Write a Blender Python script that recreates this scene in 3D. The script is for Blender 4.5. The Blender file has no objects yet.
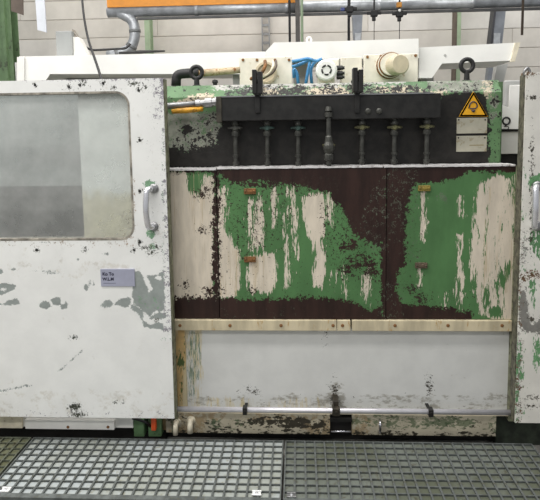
import bpy, bmesh, math, random
import numpy as np
from mathutils import Vector, Matrix

random.seed(4)
scene = bpy.context.scene
COL = scene.collection

# ------------------------------------------------------------------ camera
F_PX, CX, CY = 565.0, 270.0, 188.5
PITCH, YAW, ROLL = math.radians(6.0), math.radians(2.9), math.radians(0.85)
CAM = Vector((0.0, -2.4, 1.43))
cam_rot = (Matrix.Rotation(YAW, 3, 'Z') @ Matrix.Rotation(math.pi/2 - PITCH, 3, 'X') @ Matrix.Rotation(-ROLL, 3, 'Z'))
cd = bpy.data.cameras.new('camera'); co = bpy.data.objects.new('camera', cd); COL.objects.link(co)
cd.sensor_fit = 'HORIZONTAL'; cd.sensor_width = 36.0; cd.lens = F_PX/540*36.0
cd.shift_x = 0.0; cd.shift_y = -(250-CY)/540.0
cd.clip_start = 0.05; cd.clip_end = 100
co.matrix_world = Matrix.Translation(CAM) @ cam_rot.to_4x4()
scene.camera = co

# ------------------------------------------------------------------ world, lights, exposure
w = bpy.data.worlds.new('hall_light'); scene.world = w; w.use_nodes = True
bg = w.node_tree.nodes['Background']; bg.inputs[0].default_value = (0.93, 0.96, 1.0, 1); bg.inputs[1].default_value = 0.46
def area(name, loc, rot, sx, sy, power, col=(1, 0.98, 0.955)):
    l = bpy.data.lights.new(name, 'AREA'); l.shape = 'RECTANGLE'; l.size = sx; l.size_y = sy; l.energy = power; l.color = col
    o = bpy.data.objects.new(name, l); COL.objects.link(o); o.location = loc; o.rotation_euler = rot
    return o
area('hall_lamp_row_a', (-2.2, -1.6, 4.6), (math.radians(8), 0, 0), 5.0, 0.6, 150)
area('hall_lamp_row_b', (-1.0, -0.1, 4.8), (math.radians(-8), 0, 0), 7.0, 0.6, 210)
area('hall_lamp_row_c', (0.0, 3.6, 5.2), (math.radians(20), 0, 0), 9.0, 0.6, 240)
area('hall_lamp_row_d', (-3.0, -4.5, 4.6), (math.radians(20), 0, 0), 6.0, 0.6, 160)
vs = scene.view_settings
vs.view_transform = 'Standard'; vs.look = 'None'; vs.gamma = 1.0; vs.exposure = -0.08; vs.use_curve_mapping = False

# ------------------------------------------------------------------ pixel <-> place helpers (540 x 500 frame)
Rt = np.array(cam_rot.transposed()); Cn = np.array(CAM)
def U(px, py, Y):
    d = cam_rot @ Vector(((px-CX)/F_PX, -(py-CY)/F_PX, -1.0))
    t = (Y-CAM.y)/d.y
    return CAM + d*t
def XZ(px, py, Y):
    p = U(px, py, Y); return p.x, p.z
def project(P):
    q = (P-Cn) @ Rt.T
    return CX + F_PX*q[:, 0]/(-q[:, 2]), CY - F_PX*q[:, 1]/(-q[:, 2])
def pxm(Y): return (Y-CAM.y)/F_PX          # metres per pixel at a plane

# ------------------------------------------------------------------ materials
def rgb(r, g, b):
    f = lambda c: ((c/255)/12.92 if c/255 <= 0.04045 else ((c/255+0.055)/1.055)**2.4)
    return (f(r), f(g), f(b), 1)
MATS = {}
class NT:
    def __init__(s, name):
        s.m = bpy.data.materials.new(name); s.m.use_nodes = True; s.t = s.m.node_tree; s.n = s.t.nodes
        s.b = s.n['Principled BSDF']; s.out = s.n['Material Output']
        s.tc = s.n.new('ShaderNodeTexCoord')
    def link(s, a, b): s.t.links.new(a, b)
    def node(s, typ, **kw):
        n = s.n.new(typ)
        for k, v in kw.items(): setattr(n, k, v)
        return n
    def math(s, op, a, b=None, clamp=False):
        n = s.node('ShaderNodeMath', operation=op, use_clamp=clamp)
        for i, v in enumerate((a, b)):
            if v is None: continue
            if isinstance(v, (int, float)): n.inputs[i].default_value = v
            else: s.link(v, n.inputs[i])
        return n.outputs[0]
    def noise(s, scale=10, detail=4, rough=0.6, stretch=(1, 1, 1), off=0.0):
        mp = s.node('ShaderNodeMapping'); s.link(s.tc.outputs['Object'], mp.inputs[0])
        mp.inputs['Scale'].default_value = stretch; mp.inputs['Location'].default_value = (off, off*0.7, off*1.3)
        n = s.node('ShaderNodeTexNoise'); n.inputs['Scale'].default_value = scale
        n.inputs['Detail'].default_value = detail; n.inputs['Roughness'].default_value = rough
        s.link(mp.outputs[0], n.inputs['Vector']); return n.outputs['Fac']
    def mix(s, fac, a, b):
        n = s.node('ShaderNodeMix', data_type='RGBA')
        for v, i in ((fac, 0), (a, 6), (b, 7)):
            if isinstance(v, (int, float, tuple)): n.inputs[i].default_value = v
            else: s.link(v, n.inputs[i])
        return n.outputs[2]
    def step(s, v, lo, hi):
        n = s.node('ShaderNodeMapRange', interpolation_type='SMOOTHSTEP')
        s.link(v, n.inputs[0]); n.inputs[1].default_value = lo; n.inputs[2].default_value = hi
        return n.outputs[0]
    def bump(s, h, strength=0.2, dist=0.002):
        n = s.node('ShaderNodeBump'); n.inputs['Strength'].default_value = strength; n.inputs['Distance'].default_value = dist
        s.link(h, n.inputs['Height']); s.link(n.outputs[0], s.b.inputs['Normal'])
def simple(name, col, rough=0.5, metal=0.0, var=0.12, scale=14, dirt=None, dirt_amt=0.0, bump=0.05, stretch=(1, 1, 1)):
    if name in MATS: return MATS[name]
    t = NT(name)
    n1 = t.noise(scale, 5, 0.6, stretch)
    dark = tuple(c*(1-var*2) for c in col[:3])+(1,); lite = tuple(min(1, c*(1+var)) for c in col[:3])+(1,)
    c = t.mix(t.step(n1, 0.3, 0.7), dark, lite)
    if dirt:
        n2 = t.noise(scale*1.7, 6, 0.7, stretch, 3.1)
        c = t.mix(t.step(n2, 0.62-dirt_amt*0.3, 0.7-dirt_amt*0.2), c, dirt)
    t.link(c, t.b.inputs['Base Color']); t.b.inputs['Roughness'].default_value = rough; t.b.inputs['Metallic'].default_value = metal
    if bump: t.bump(t.noise(scale*6, 3), bump)
    MATS[name] = t.m; return t.m
def layered(name, base, layers, rough=0.5, base_var=0.06, var_stretch=(1, 1, 1)):
    """paint over paint: each layer shows where (attribute + noise) > 0; attribute is a signed distance in image-scale px (1 px = 4 mm)"""
    t = NT(name)
    nb = t.noise(9, 5, 0.6, var_stretch)
    c = t.mix(t.step(nb, 0.3, 0.7), tuple(v*(1-base_var*2) for v in base[:3])+(1,), tuple(min(1, v*(1+base_var)) for v in base[:3])+(1,))
    rv = None; hv = None
    for L in layers:
        at = t.node('ShaderNodeAttribute', attribute_name=L['attr'])
        n = t.noise(L.get('scale', 40), L.get('detail', 7), L.get('nr', 0.72), L.get('stretch', (1, 1, 1)), L.get('off', 0.0))
        v = t.math('ADD', at.outputs['Fac'], t.math('MULTIPLY', t.math('SUBTRACT', n, 0.5), 9*L.get('amp', 2)))
        nf = t.noise(L.get('scale', 40)*3.7, 3, 0.6, L.get('stretch', (1, 1, 1)), 7.0)
        v = t.math('ADD', v, t.math('MULTIPLY', t.math('SUBTRACT', nf, 0.5), L.get('fine', 5)*L.get('amp', 2)))
        m = t.step(v, -L.get('soft', 0.35), L.get('soft', 0.35))
        if L.get('opacity', 1) < 1: m = t.math('MULTIPLY', m, L['opacity'])
        col = L['col']; lv = L.get('var', 0.12)
        nn = t.noise(L.get('vscale', 22), 5, 0.65, L.get('vstretch', (1, 1, 1)), 5.0)
        lc = t.mix(t.step(nn, 0.3, 0.7), tuple(v_*(1-lv*1.6) for v_ in col[:3])+(1,), tuple(min(1, v_*(1+lv)) for v_ in col[:3])+(1,))
        c = t.mix(m, c, lc)
        hv = t.math('MULTIPLY', m, -1.0 if L.get('pit', True) else 0.3) if hv is None else t.math('ADD', hv, t.math('MULTIPLY', m, -0.6))
        r = L.get('rough', 0.6)
        if rv is None: rv = t.math('ADD', rough, t.math('MULTIPLY', m, r-rough))
        else: rv = t.math('ADD', rv, t.math('MULTIPLY', m, (r-rough)*0.5))
    t.link(c, t.b.inputs['Base Color'])
    t.b.inputs['Specular IOR Level'].default_value = 0.3
    if rv is not None: t.link(t.math('MAXIMUM', rv, 0.08), t.b.inputs['Roughness'])
    if hv is not None: t.bump(hv, 0.35, 0.0012)
    return t.m

M_white = simple('white_paint', rgb(232, 230, 224), 0.45, 0, 0.04, 6)
M_cover = simple('cover_white_paint', rgb(236, 235, 230), 0.5, 0, 0.03, 5)
M_cream = simple('cream_paint', rgb(222, 213, 190), 0.5, 0, 0.1, 16, rgb(140, 110, 70), 0.12)
M_creamrust = simple('rusty_cream_paint', rgb(200, 188, 158), 0.55, 0, 0.12, 18, rgb(178, 146, 96), 0.1, stretch=(1, 1, 0.25))
M_chrome = simple('chrome', rgb(205, 205, 210), 0.22, 1.0, 0.05, 30)
M_rail = simple('bright_rail_steel', rgb(208, 206, 210), 0.33, 0.55, 0.04, 30)
M_steel = simple('dull_steel', rgb(150, 150, 150), 0.42, 0.85, 0.12, 30)
M_dark = simple('oily_black', rgb(34, 33, 31), 0.5, 0.2, 0.25, 25, bump=0.1)
M_black = simple('black_rubber', rgb(30, 29, 29), 0.6, 0, 0.2, 30)
M_gasket = simple('gasket_rubber', rgb(150, 144, 132), 0.7, 0, 0.3, 30)
M_rust = simple('rust_brown', rgb(128, 88, 48), 0.7, 0.1, 0.25, 40)
M_ochre = simple('ochre_clip', rgb(135, 118, 52), 0.6, 0.1, 0.2, 40)
M_green = simple('green_paint', rgb(92, 122, 84), 0.5, 0, 0.12, 14, rgb(60, 70, 52), 0.15)
M_olive = simple('olive_edge', rgb(120, 122, 98), 0.6, 0, 0.25, 30, rgb(70, 62, 50), 0.35)
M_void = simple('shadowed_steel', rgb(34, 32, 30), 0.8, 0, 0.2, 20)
M_bars = simple('grating_bar_grey', rgb(92, 96, 94), 0.55, 0.2, 0.2, 30, rgb(84, 84, 70), 0.2)
M_barsd = simple('grating_bar_mossy', rgb(92, 96, 82), 0.6, 0.2, 0.25, 30, rgb(62, 58, 40), 0.35)
M_orange = simple('orange_paint', rgb(235, 150, 30), 0.45, 0, 0.06, 8)
M_redorange = simple('red_orange_plastic', rgb(225, 90, 40), 0.5, 0, 0.08, 20)
M_yellow = simple('yellow_sleeve', rgb(205, 150, 40), 0.5, 0, 0.25, 30, rgb(120, 80, 30), 0.35)
M_galv = simple('galvanised', rgb(186, 189, 192), 0.42, 0.5, 0.12, 12)
M_galvd = simple('grey_conduit', rgb(136, 138, 138), 0.5, 0.3, 0.1, 12)
M_blue = simple('blue_hose', rgb(72, 140, 190), 0.4, 0, 0.06, 12)
M_offw = simple('off_white_motor', rgb(232, 226, 210), 0.45, 0, 0.06, 12, rgb(180, 160, 120), 0.08)
M_tan = simple('tan_cap', rgb(205, 192, 165), 0.5, 0, 0.08, 14)
M_pipe = simple('rusty_pipe', rgb(190, 172, 140), 0.6, 0, 0.2, 22, rgb(140, 92, 50), 0.35)
M_grey = simple('grey_box_paint', rgb(178, 178, 174), 0.5, 0, 0.05, 8)
M_brown = simple('brown_strip', rgb(92, 80, 70), 0.6, 0, 0.1, 10)
M_gcol = simple('column_green', rgb(104, 130, 92), 0.55, 0, 0.12, 5, rgb(70, 80, 60), .15)
M_gpale = simple('column_pale_green', rgb(150, 168, 138), 0.55, 0, 0.08, 5)
M_floor = simple('concrete_floor', rgb(130, 128, 122), 0.7, 0, 0.15, 6)
M_brass = simple('brass_green', rgb(98, 96, 66), 0.5, 0.3, 0.3, 40)
M_teal = simple('verdigris', rgb(52, 72, 66), 0.5, 0.2, 0.3, 40)
M_plate = simple('plate_grey', rgb(182, 178, 160), 0.4, 0.3, 0.08, 12, rgb(150, 140, 115), 0.2)
M_nameplate = simple('lilac_plate', rgb(172, 174, 192), 0.35, 0.3, 0.05, 10)
M_ink = simple('ink', rgb(40, 40, 62), 0.5, 0, 0.05, 10, bump=0)
M_sign = simple('sign_yellow', rgb(226, 166, 28), 0.4, 0, 0.04, 8)
M_wall = [simple('wall_block_%d' % i, c, 0.85, 0, 0.05, 3, bump=0.03) for i, c in enumerate((rgb(204, 199, 190), rgb(200, 195, 186), rgb(207, 203, 196)))]
M_mortar = simple('mortar', rgb(186, 180, 170), 0.9, 0, 0.08, 10)

# ------------------------------------------------------------------ mesh helpers
def bm_box(bm, x0, x1, y0, y1, z0, z1, bev=0.0):
    vs_ = [bm.verts.new((x, y, z)) for x in (x0, x1) for y in (y0, y1) for z in (z0, z1)]
    idx = ((0, 1, 3, 2), (4, 6, 7, 5), (0, 4, 5, 1), (2, 3, 7, 6), (0, 2, 6, 4), (1, 5, 7, 3))
    fs = [bm.faces.new([vs_[i] for i in f]) for f in idx]
    if bev:
        es = list({e for f in fs for e in f.edges})
        bmesh.ops.bevel(bm, geom=es, offset=bev, segments=2, affect='EDGES', profile=0.5)
    return bm
def ring_frame(d):
    d = d.normalized(); a = Vector((0, 0, 1)) if abs(d.z) < 0.9 else Vector((1, 0, 0))
    u = d.cross(a).normalized(); return u, d.cross(u).normalized()
def bm_tube(bm, pts, r, seg=10, closed=False):
    pts = [Vector(p) for p in pts]; n = len(pts); rr = r if isinstance(r, (list, tuple)) else [r]*n
    rings = []; u = None
    for i, p in enumerate(pts):
        a = pts[i-1] if (i > 0 or closed) else p; b = pts[(i+1) % n] if (i < n-1 or closed) else p
        d = (b-a).normalized()
        if u is None: u, v = ring_frame(d)
        else:
            u = (u - d*u.dot(d)).normalized(); v = d.cross(u)
        rings.append([bm.verts.new(p + (u*math.cos(k*2*math.pi/seg) + v*math.sin(k*2*math.pi/seg))*rr[i]) for k in range(seg)])
    m = n if closed else n-1
    for i in range(m):
        A, B = rings[i], rings[(i+1) % n]
        for k in range(seg): 
            f = bm.faces.new((A[k], A[(k+1) % seg], B[(k+1) % seg], B[k])); f.smooth = True
    if not closed:
        bm.faces.new(rings[0][::-1]); bm.faces.new(rings[-1])
    return bm
def bm_lathe(bm, base, axis, prof, seg=16):
    """prof: list of (distance along axis, radius)"""
    axis = Vector(axis).normalized(); base = Vector(base); u, v = ring_frame(axis); rings = []
    for (h, r) in prof:
        r = max(r, 0.0002)
        rings.append([bm.verts.new(base + axis*h + (u*math.cos(k*2*math.pi/seg)+v*math.sin(k*2*math.pi/seg))*r) for k in range(seg)])
    for A, B in zip(rings, rings[1:]):
        for k in range(seg):
            bm.faces.new((A[k], A[(k+1) % seg], B[(k+1) % seg], B[k]))
    bm.faces.new(rings[0][::-1]); bm.faces.new(rings[-1]); return bm
def bm_prism(bm, xz, y0, y1):
    a = [bm.verts.new((x, y0, z)) for x, z in xz]; b = [bm.verts.new((x, y1, z)) for x, z in xz]; n = len(xz)
    bm.faces.new(a); bm.faces.new(b[::-1])
    for i in range(n): bm.faces.new((a[i], b[i], b[(i+1) % n], a[(i+1) % n]))
    return bm
def arc_path(pts, r=0.03, k=5):
    """round the corners of a polyline"""
    pts = [Vector(p) for p in pts]; out = [pts[0]]
    for i in range(1, len(pts)-1):
        a = (pts[i-1]-pts[i]); b = (pts[i+1]-pts[i]); rr = min(r, a.length*0.45, b.length*0.45)
        p0 = pts[i]+a.normalized()*rr; p1 = pts[i]+b.normalized()*rr
        for j in range(k+1):
            t = j/k; out.append(p0*(1-t)**2 + pts[i]*2*t*(1-t) + p1*t*t)
    out.append(pts[-1]); return out
def wpos(o):
    p = Vector((0, 0, 0))
    while o: p = p + o.location; o = o.parent
    return p
def mk(name, bm, mat, parent=None, fields=None):
    """world-space bmesh -> one mesh object with its origin at its own centre, parented without rotation"""
    bmesh.ops.recalc_face_normals(bm, faces=bm.faces)
    me = bpy.data.meshes.new(name); bm.to_mesh(me); bm.free()
    n = len(me.vertices); co_ = np.empty(n*3, dtype=np.float64); me.vertices.foreach_get('co', co_); co_ = co_.reshape(-1, 3)
    if fields:
        px, py = project(co_)
        for an, prims in fields.items():
            a = me.attributes.new(an, 'FLOAT', 'POINT'); a.data.foreach_set('value', field(px, py, prims).astype(np.float32))
    c = (co_.min(0)+co_.max(0))/2
    me.vertices.foreach_set('co', (co_-c).ravel()); me.update()
    me.materials.append(mat)
    o = bpy.data.objects.new(name, me); COL.objects.link(o)
    cv = Vector(c)
    if parent: o.parent = parent; cv = cv - wpos(parent)
    o.location = cv
    return o
def thing(name, label, cat, loc=(0, 0, 0), group=None):
    o = bpy.data.objects.new(name, None); COL.objects.link(o); o.location = loc; o.empty_display_size = 0.1
    o['label'] = label; o['category'] = cat
    if group: o['group'] = group
    return o
def tag(o, label, cat, group=None):
    o['label'] = label; o['category'] = cat
    if group: o['group'] = group
    return o
def struct(o, label, cat):
    o['kind'] = 'structure'; o['label'] = label; o['category'] = cat; return o
NB = bmesh.new
def box(name, x0, x1, y0, y1, z0, z1, mat, parent=None, bev=0.0):
    return mk(name, bm_box(NB(), x0, x1, y0, y1, z0, z1, bev), mat, parent)
def pbox(name, px0, py0, px1, py1, Yf, Yb, mat, parent=None, bev=0.0):
    a = U(px0, (py0+py1)/2, Yf); b = U(px1, (py0+py1)/2, Yf); t = U((px0+px1)/2, py0, Yf); l = U((px0+px1)/2, py1, Yf)
    return box(name, a.x, b.x, Yf, Yb, l.z, t.z, mat, parent, bev)
def tube(name, pts, r, mat, parent=None, seg=10, closed=False):
    return mk(name, bm_tube(NB(), pts, r, seg, closed), mat, parent)
def shade_smooth(o):
    for p in o.data.polygons: p.use_smooth = True
    return o
def dupchild(o, parent, off):
    c = o.copy(); COL.objects.link(c); c.parent = parent; c.location = o.location + Vector(off); return c

# ------------------------------------------------------------------ wear fields
def sd_poly(px, py, pts):
    d = np.full(px.shape, 1e9); inside = np.zeros(px.shape, bool); n = len(pts)
    for i in range(n):
        ax, ay = pts[i]; bx, by = pts[(i+1) % n]; ex, ey = bx-ax, by-ay
        t = np.clip(((px-ax)*ex + (py-ay)*ey)/(ex*ex+ey*ey+1e-9), 0, 1)
        d = np.minimum(d, np.hypot(px-ax-t*ex, py-ay-t*ey))
        cond = ((ay > py) != (by > py)) & (px < (bx-ax)*(py-ay)/((by-ay) if by != ay else 1e-9)+ax)
        inside ^= cond
    return np.where(inside, d, -d)
def field(px, py, prims):
    f = np.full(px.shape, -12.0)
    for p in prims:
        k = p[0]
        if k in ('p', '-p'): v = sd_poly(px, py, p[1]); cap = p[2] if len(p) > 2 else 12
        elif k in ('e', '-e'):
            cx, cy, rx, ry = p[1:5]; q = np.hypot((px-cx)/rx, (py-cy)/ry); v = (1-q)*min(rx, ry); cap = p[5] if len(p) > 5 else 12
        elif k in ('r', '-r'):
            x0, y0, x1, y1 = p[1:5]; dx = np.maximum(x0-px, px-x1); dy = np.maximum(y0-py, py-y1)
            v = -np.where((dx > 0) & (dy > 0), np.hypot(dx, dy), np.maximum(dx, dy)); cap = p[5] if len(p) > 5 else 12
        elif k == 'b':                                   # broad constant level
            v = np.full(px.shape, p[1]); cap = 12
        if k[0] == '-': f = np.minimum(f, -v)
        else: f = np.maximum(f, np.minimum(v, cap))
    return np.clip(f, -12, 12)
def bm_sheet(x0, x1, z0, z1, yf, yb, res=0.005, hole=None):
    """flat sheet with thickness, dense front; hole(x, z) -> bool array cuts quads"""
    nx = max(1, int(round((x1-x0)/res))); nz = max(1, int(round((z1-z0)/res)))
    xs = np.linspace(x0, x1, nx+1); zs = np.linspace(z0, z1, nz+1)
    bm = NB(); G = [[bm.verts.new((x, yf, z)) for x in xs] for z in zs]
    xc = (xs[1:]+xs[:-1])/2; zc = (zs[1:]+zs[:-1])/2
    cut = hole(*np.meshgrid(xc, zc)) if hole else np.zeros((nz, nx), bool)
    for j in range(nz):
        for i in range(nx):
            if not cut[j][i]: bm.faces.new((G[j][i], G[j][i+1], G[j+1][i+1], G[j+1][i]))
    for v in [v for v in bm.verts if not v.link_faces]: bm.verts.remove(v)
    be = [e for e in bm.edges if e.is_boundary]
    r = bmesh.ops.extrude_edge_only(bm, edges=be)
    for v in [g for g in r['geom'] if isinstance(g, bmesh.types.BMVert)]: v.co.y = yb
    if not hole:
        B = [bm.verts.new((x, yb, z)) for x, z in ((x0, z0), (x1, z0), (x1, z1), (x0, z1))]; bm.faces.new(B)
    return bm

# =================================================================== THE SETTING
YW = 5.0
floor = struct(box('floor', -7, 7, -5, YW+0.2, -0.1, 0.0, M_floor), 'grey concrete workshop floor under the machine', 'floor')
wall = struct(box('wall_back', -7, 7, YW, YW+0.25, 0, 6.0, M_mortar), 'pale block wall of the workshop behind the machine', 'wall')
bh = 0.24; zrow = 1.2; row = 0
bl = {}
while zrow < 3.6:
    x = -7.2 + (row % 3)*0.9; k = 0
    while x < 5.4:
        m = random.randrange(3)
        if m not in bl:
            bl[m] = bm_box(NB(), -1.347, 1.347, -0.012, 0.012, -bh/2+0.006, bh/2-0.004, 0.003)
            me = bpy.data.meshes.new('wall_block'); bl[m].to_mesh(me); bl[m].free(); me.materials.append(M_wall[m]); bl[m] = me
        o = bpy.data.objects.new('wall_block', bl[m]); COL.objects.link(o); o.parent = wall
        o.location = Vector((x+1.35, YW+0.006, zrow+bh/2)) - wall.location
        x += 2.7
    zrow += bh; row += 1

# =================================================================== MACHINE
YD = -0.10            # front of the sliding doors
YP = 0.0              # front of the splash panels
YR = 0.10             # recessed back wall behind the valves
ZG = U(295, 440.5, -0.075).z             # top of the walkway grating
mc = thing('machine_tool', 'long white and green machine tool with peeling paint, rust and a row of valves', 'machine', (0.2, 0.3, 0))

# --- upper body with chamfered top edge
xl, _ = XZ(150, 130, YR); xr, _ = XZ(500.5, 130, YR)
zb = XZ(330, 175, YR)[1]; zf = XZ(330, 95, YR)[1]; zt = XZ(330, 83, YR+0.04)[1]
bm = NB(); nx = 260
prof = [(YR, 0.2)] + [(YR, z) for z in np.linspace(zb, zf, 44)] + [(YR+0.045*t, zf+(zt-zf)*t) for t in np.linspace(0.12, 1, 8)] + [(0.85, zt), (0.85, 0.2)]
G = []
for x in np.linspace(xl, xr, nx+1): G.append([bm.verts.new((x, y, z)) for y, z in prof])
for i in range(nx):
    for j in range(len(prof)-1): bm.faces.new((G[i][j], G[i+1][j], G[i+1][j+1], G[i][j+1]))
bm.faces.new(G[0][::-1]); bm.faces.new(G[-1])
M_body = layered('body_worn_green', rgb(90, 122, 84), [
    dict(attr='greyed', col=rgb(138, 140, 128), scale=30, amp=2.2, var=0.2, soft=1.2),
    dict(attr='cream', col=rgb(184, 172, 150), scale=35, amp=2.2, var=0.1),
    dict(attr='bare_highlight', col=rgb(172, 170, 164), scale=45, amp=2.4, var=0.1, stretch=(0.5, 1, 1)),  # worn edge, with the chamfer's overhead highlight painted in
    dict(attr='oil', col=rgb(37, 35, 32), scale=30, amp=2.6, var=0.3, soft=0.6, rough=0.42),
], rough=0.5, base_var=0.12)
body = mk('body', bm, M_body, mc, {
    'greyed': [('p', [(165, 112), (222, 112), (228, 150), (168, 158)], 2), ('r', 430, 80, 490, 92, 2), ('r', 250, 86, 430, 98, 0.5), ('e', 490, 105, 8, 16, 0.2)],
    'cream': [('p', [(170, 108), (178, 100), (195, 96), (205, 92), (214, 94), (212, 104), (196, 108)]), ('e', 330, 92, 22, 5), ('e', 268, 92, 12, 5),
              ('e', 395, 90, 20, 3), ('e', 437, 94, 7, 3, 1), ('e', 488, 88, 5, 8, 0.3), ('e', 215, 138, 16, 6, -2.6), ('e', 190, 140, 18, 6, -3.4)],
    'bare_highlight': [('p', [(212, 84), (300, 82), (405, 79), (405, 83.5), (300, 87), (212, 89)], 1.5), ('p', [(400, 76), (500, 74), (500, 78), (400, 80)], -1.0)],
    'oil': [('p', [(224, 104), (440, 98), (446, 92), (482, 90), (489, 104), (491, 168), (496, 176), (160, 178), (164, 156), (172, 146), (186, 150), (204, 147), (214, 144), (221, 124)]),
            ('e', 186, 130, 6, 5), ('r', 200, 112, 216, 150, -1.0), ('r', 168, 140, 225, 160, -.6), ('e', 290, 91, 14, 4, 2), ('e', 360, 88, 16, 3, 1), ('r', 225, 87, 430, 97, .2), ('r', 168, 88, 220, 112, -2.6), ('r', 435, 80, 500, 95, -2.2), ('r', 486, 90, 502, 170, -1.8)],
})

# --- three splash panels
M_panel = layered('panel_flaking_green', rgb(80, 120, 74), [
    dict(attr='cream', col=rgb(212, 201, 183), scale=52, amp=2.7, stretch=(1, 1, 0.13), var=0.1, soft=0.4, vstretch=(1, 1, 0.2)),
    dict(attr='drip', col=rgb(190, 172, 140), scale=30, amp=2.0, stretch=(1.4, 1, 0.06), var=0.1, soft=0.8, opacity=0.6),
    dict(attr='rust', col=rgb(50, 33, 28), scale=38, amp=2.3, var=0.22, soft=0.4, rough=0.38, vstretch=(1, 1, 0.2)),
    dict(attr='bluish', col=rgb(100, 108, 92), scale=60, amp=2.4, var=0.2, soft=0.6, opacity=0.7),
    dict(attr='fleck', col=rgb(52, 40, 33), scale=75, amp=3.4, detail=3, var=0.2, soft=0.4, off=2.0),
], rough=0.48, base_var=0.1, var_stretch=(1, 1, 0.4))
PF = {
 'cream': [
    ('p', [(160, 172), (186, 171), (187, 190), (199, 196), (206, 176), (214, 174), (216, 300), (160, 300)]),
    ('p', [(217, 188), (225, 186), (227, 230), (233, 244), (240, 250), (239, 290), (236, 298), (217, 298)]),
    ('p', [(247, 256), (275, 253), (277, 280), (272, 292), (250, 293), (247, 280)]),
    ('r', 248, 200, 254, 252, 1.5), ('e', 257, 225, 5, 24, 0.8), ('p', [(272, 187), (277, 186), (277, 215), (273, 226), (271, 205)]),
    ('r', 286, 188, 288.5, 286, 0.3), ('e', 295, 230, 3, 16, 0.3), ('e', 296, 258, 2.5, 10, 0.0), ('e', 292, 205, 2, 16, 0),
    ('p', [(304, 196), (321, 193), (327, 206), (325, 232), (321, 240), (326, 272), (321, 288), (314, 286), (314, 252), (310, 236), (304, 216)]),
    ('e', 330, 205, 4, 14, -0.6), ('e', 344, 280, 2, 8, -0.6), ('e', 367, 283, 2, 9, -0.3), ('e', 340, 282, 10, 10, -2.4),
    ('p', [(421.5, 192), (425.5, 192), (425.5, 226), (424, 240), (421, 238)], 1.6), ('r', 460, 198, 463, 216, -0.2), ('r', 459, 236, 462, 275, 0.2), ('e', 460, 285, 4, 16, 0.2),
    ('p', [(478, 184), (486, 180), (500, 176), (512, 178), (515, 260), (515, 322), (496, 322), (482, 312), (474, 290), (472, 240)], 2.6),
    ('e', 445, 300, 3, 5, -1.5), ('e', 420, 277, 1.6, 6, 0.2),
    ('-e', 486, 300, 4, 14), ('-e', 497, 292, 3, 10), ('-e', 503, 280, 3, 9), ('-e', 494, 312, 7, 7), ('-e', 508, 268, 3, 8)],
 'drip': [('r', 250, 257, 274, 290, -0.6), ('r', 168, 175, 212, 294, -2.2), ('r', 222, 252, 236, 294, -0.8), ('r', 478, 190, 512, 290, -2.2)],
 'bluish': [('p', [(395, 170), (412, 180), (402, 225), (388, 250), (370, 250), (362, 225), (374, 190)], -2.2), ('e', 443, 198, 4, 4, 1), ('e', 410, 215, 12, 40, -2.6), ('r', 380, 285, 402, 316, -2.4),
            ('r', 290, 310, 400, 316, -4.2), ('r', 217, 312, 300, 317, -3.6)],
 'rust': [
    ('r', 155, 160, 520, 172.0), ('p', [(217, 166), (387, 160), (389, 238), (378, 246), (364, 240), (352, 230), (345, 216), (337, 204), (328, 193), (308, 188), (290, 184), (262, 181), (240, 184), (222, 178)]),
    ('p', [(384, 158), (476, 160), (470, 170), (458, 178), (436, 183), (414, 184), (409, 200), (405, 232), (406, 262), (398, 272), (396, 292), (403, 304), (430, 306), (470, 311), (476, 326), (384, 326)]),
    ('p', [(380, 232), (392, 232), (392, 326), (382, 326), (381, 290)]),
    ('p', [(150, 297), (217, 297), (228, 298), (250, 300), (288, 298), (312, 297), (338, 299), (352, 301), (360, 306), (372, 311), (382, 304), (386, 330), (150, 330)]),
    ('r', 212.5, 168, 219.5, 300, 2), ('e', 212, 291, 9, 4, 0.2), ('r', 163, 168, 168, 320, 0.5),
    ('e', 350, 245, 8, 5, 0.6), ('e', 362, 262, 12, 6, 0.4), ('e', 372, 272, 8, 4, 0.8), ('e', 346, 268, 6, 4, 0), ('e', 264, 181, 30, 6, 1)],
 'fleck': [('b', -8.5), ('p', [(225, 180), (280, 184), (290, 215), (270, 245), (240, 240), (225, 215)], -3.2), ('p', [(322, 205), (345, 215), (385, 245), (385, 280), (345, 278), (326, 250)], -2.6),
           ('r', 250, 180, 335, 192, -2.6), ('r', 392, 180, 420, 300, -4.6), ('r', 220, 240, 300, 296, -5.4), ('r', 300, 280, 385, 300, -5.2), ('r', 408, 296, 470, 312, -4.6),
           ('e', 247, 222, 10, 30, -2.8), ('e', 202, 194, 4, 3, 1), ('e', 206, 189, 2.5, 2.5, 1), ('e', 203, 230, 3, 2, 0.5), ('e', 252, 292, 2.5, 2.5, 1), ('e', 185, 285, 2, 2, 0),
           ('e', 421, 299, 5, 4, 0.3), ('e', 413, 289, 4, 3, 0.3)],
}
zpt = XZ(330, 168, YP)[1]; zpb = XZ(330, 319, YP)[1]
xa = XZ(158, 240, YP)[0]; xb = XZ(217.7, 240, YP)[0]; xc = XZ(386.3, 240, YP)[0]; xd = XZ(516, 240, YP)[0]
panels = []
for (x0, x1, dy, dz, lab) in ((xa, xb-0.002, 0.004, 0, 'cream painted sheet with a little green left'), (xb+0.002, xc-0.0015, 0.0, 0.003, 'green sheet with cream streaks and broad rust band'), (xc+0.0015, xd, 0.003, 0.002, 'green sheet with rust along its edge and pale worn patch')):
    p = mk('splash_panel', bm_sheet(x0, x1, zpb, zpt+dz, YP+dy, YP+dy+0.05, 0.004), M_panel, mc, PF); p['label'] = lab; panels.append(p)
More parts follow.
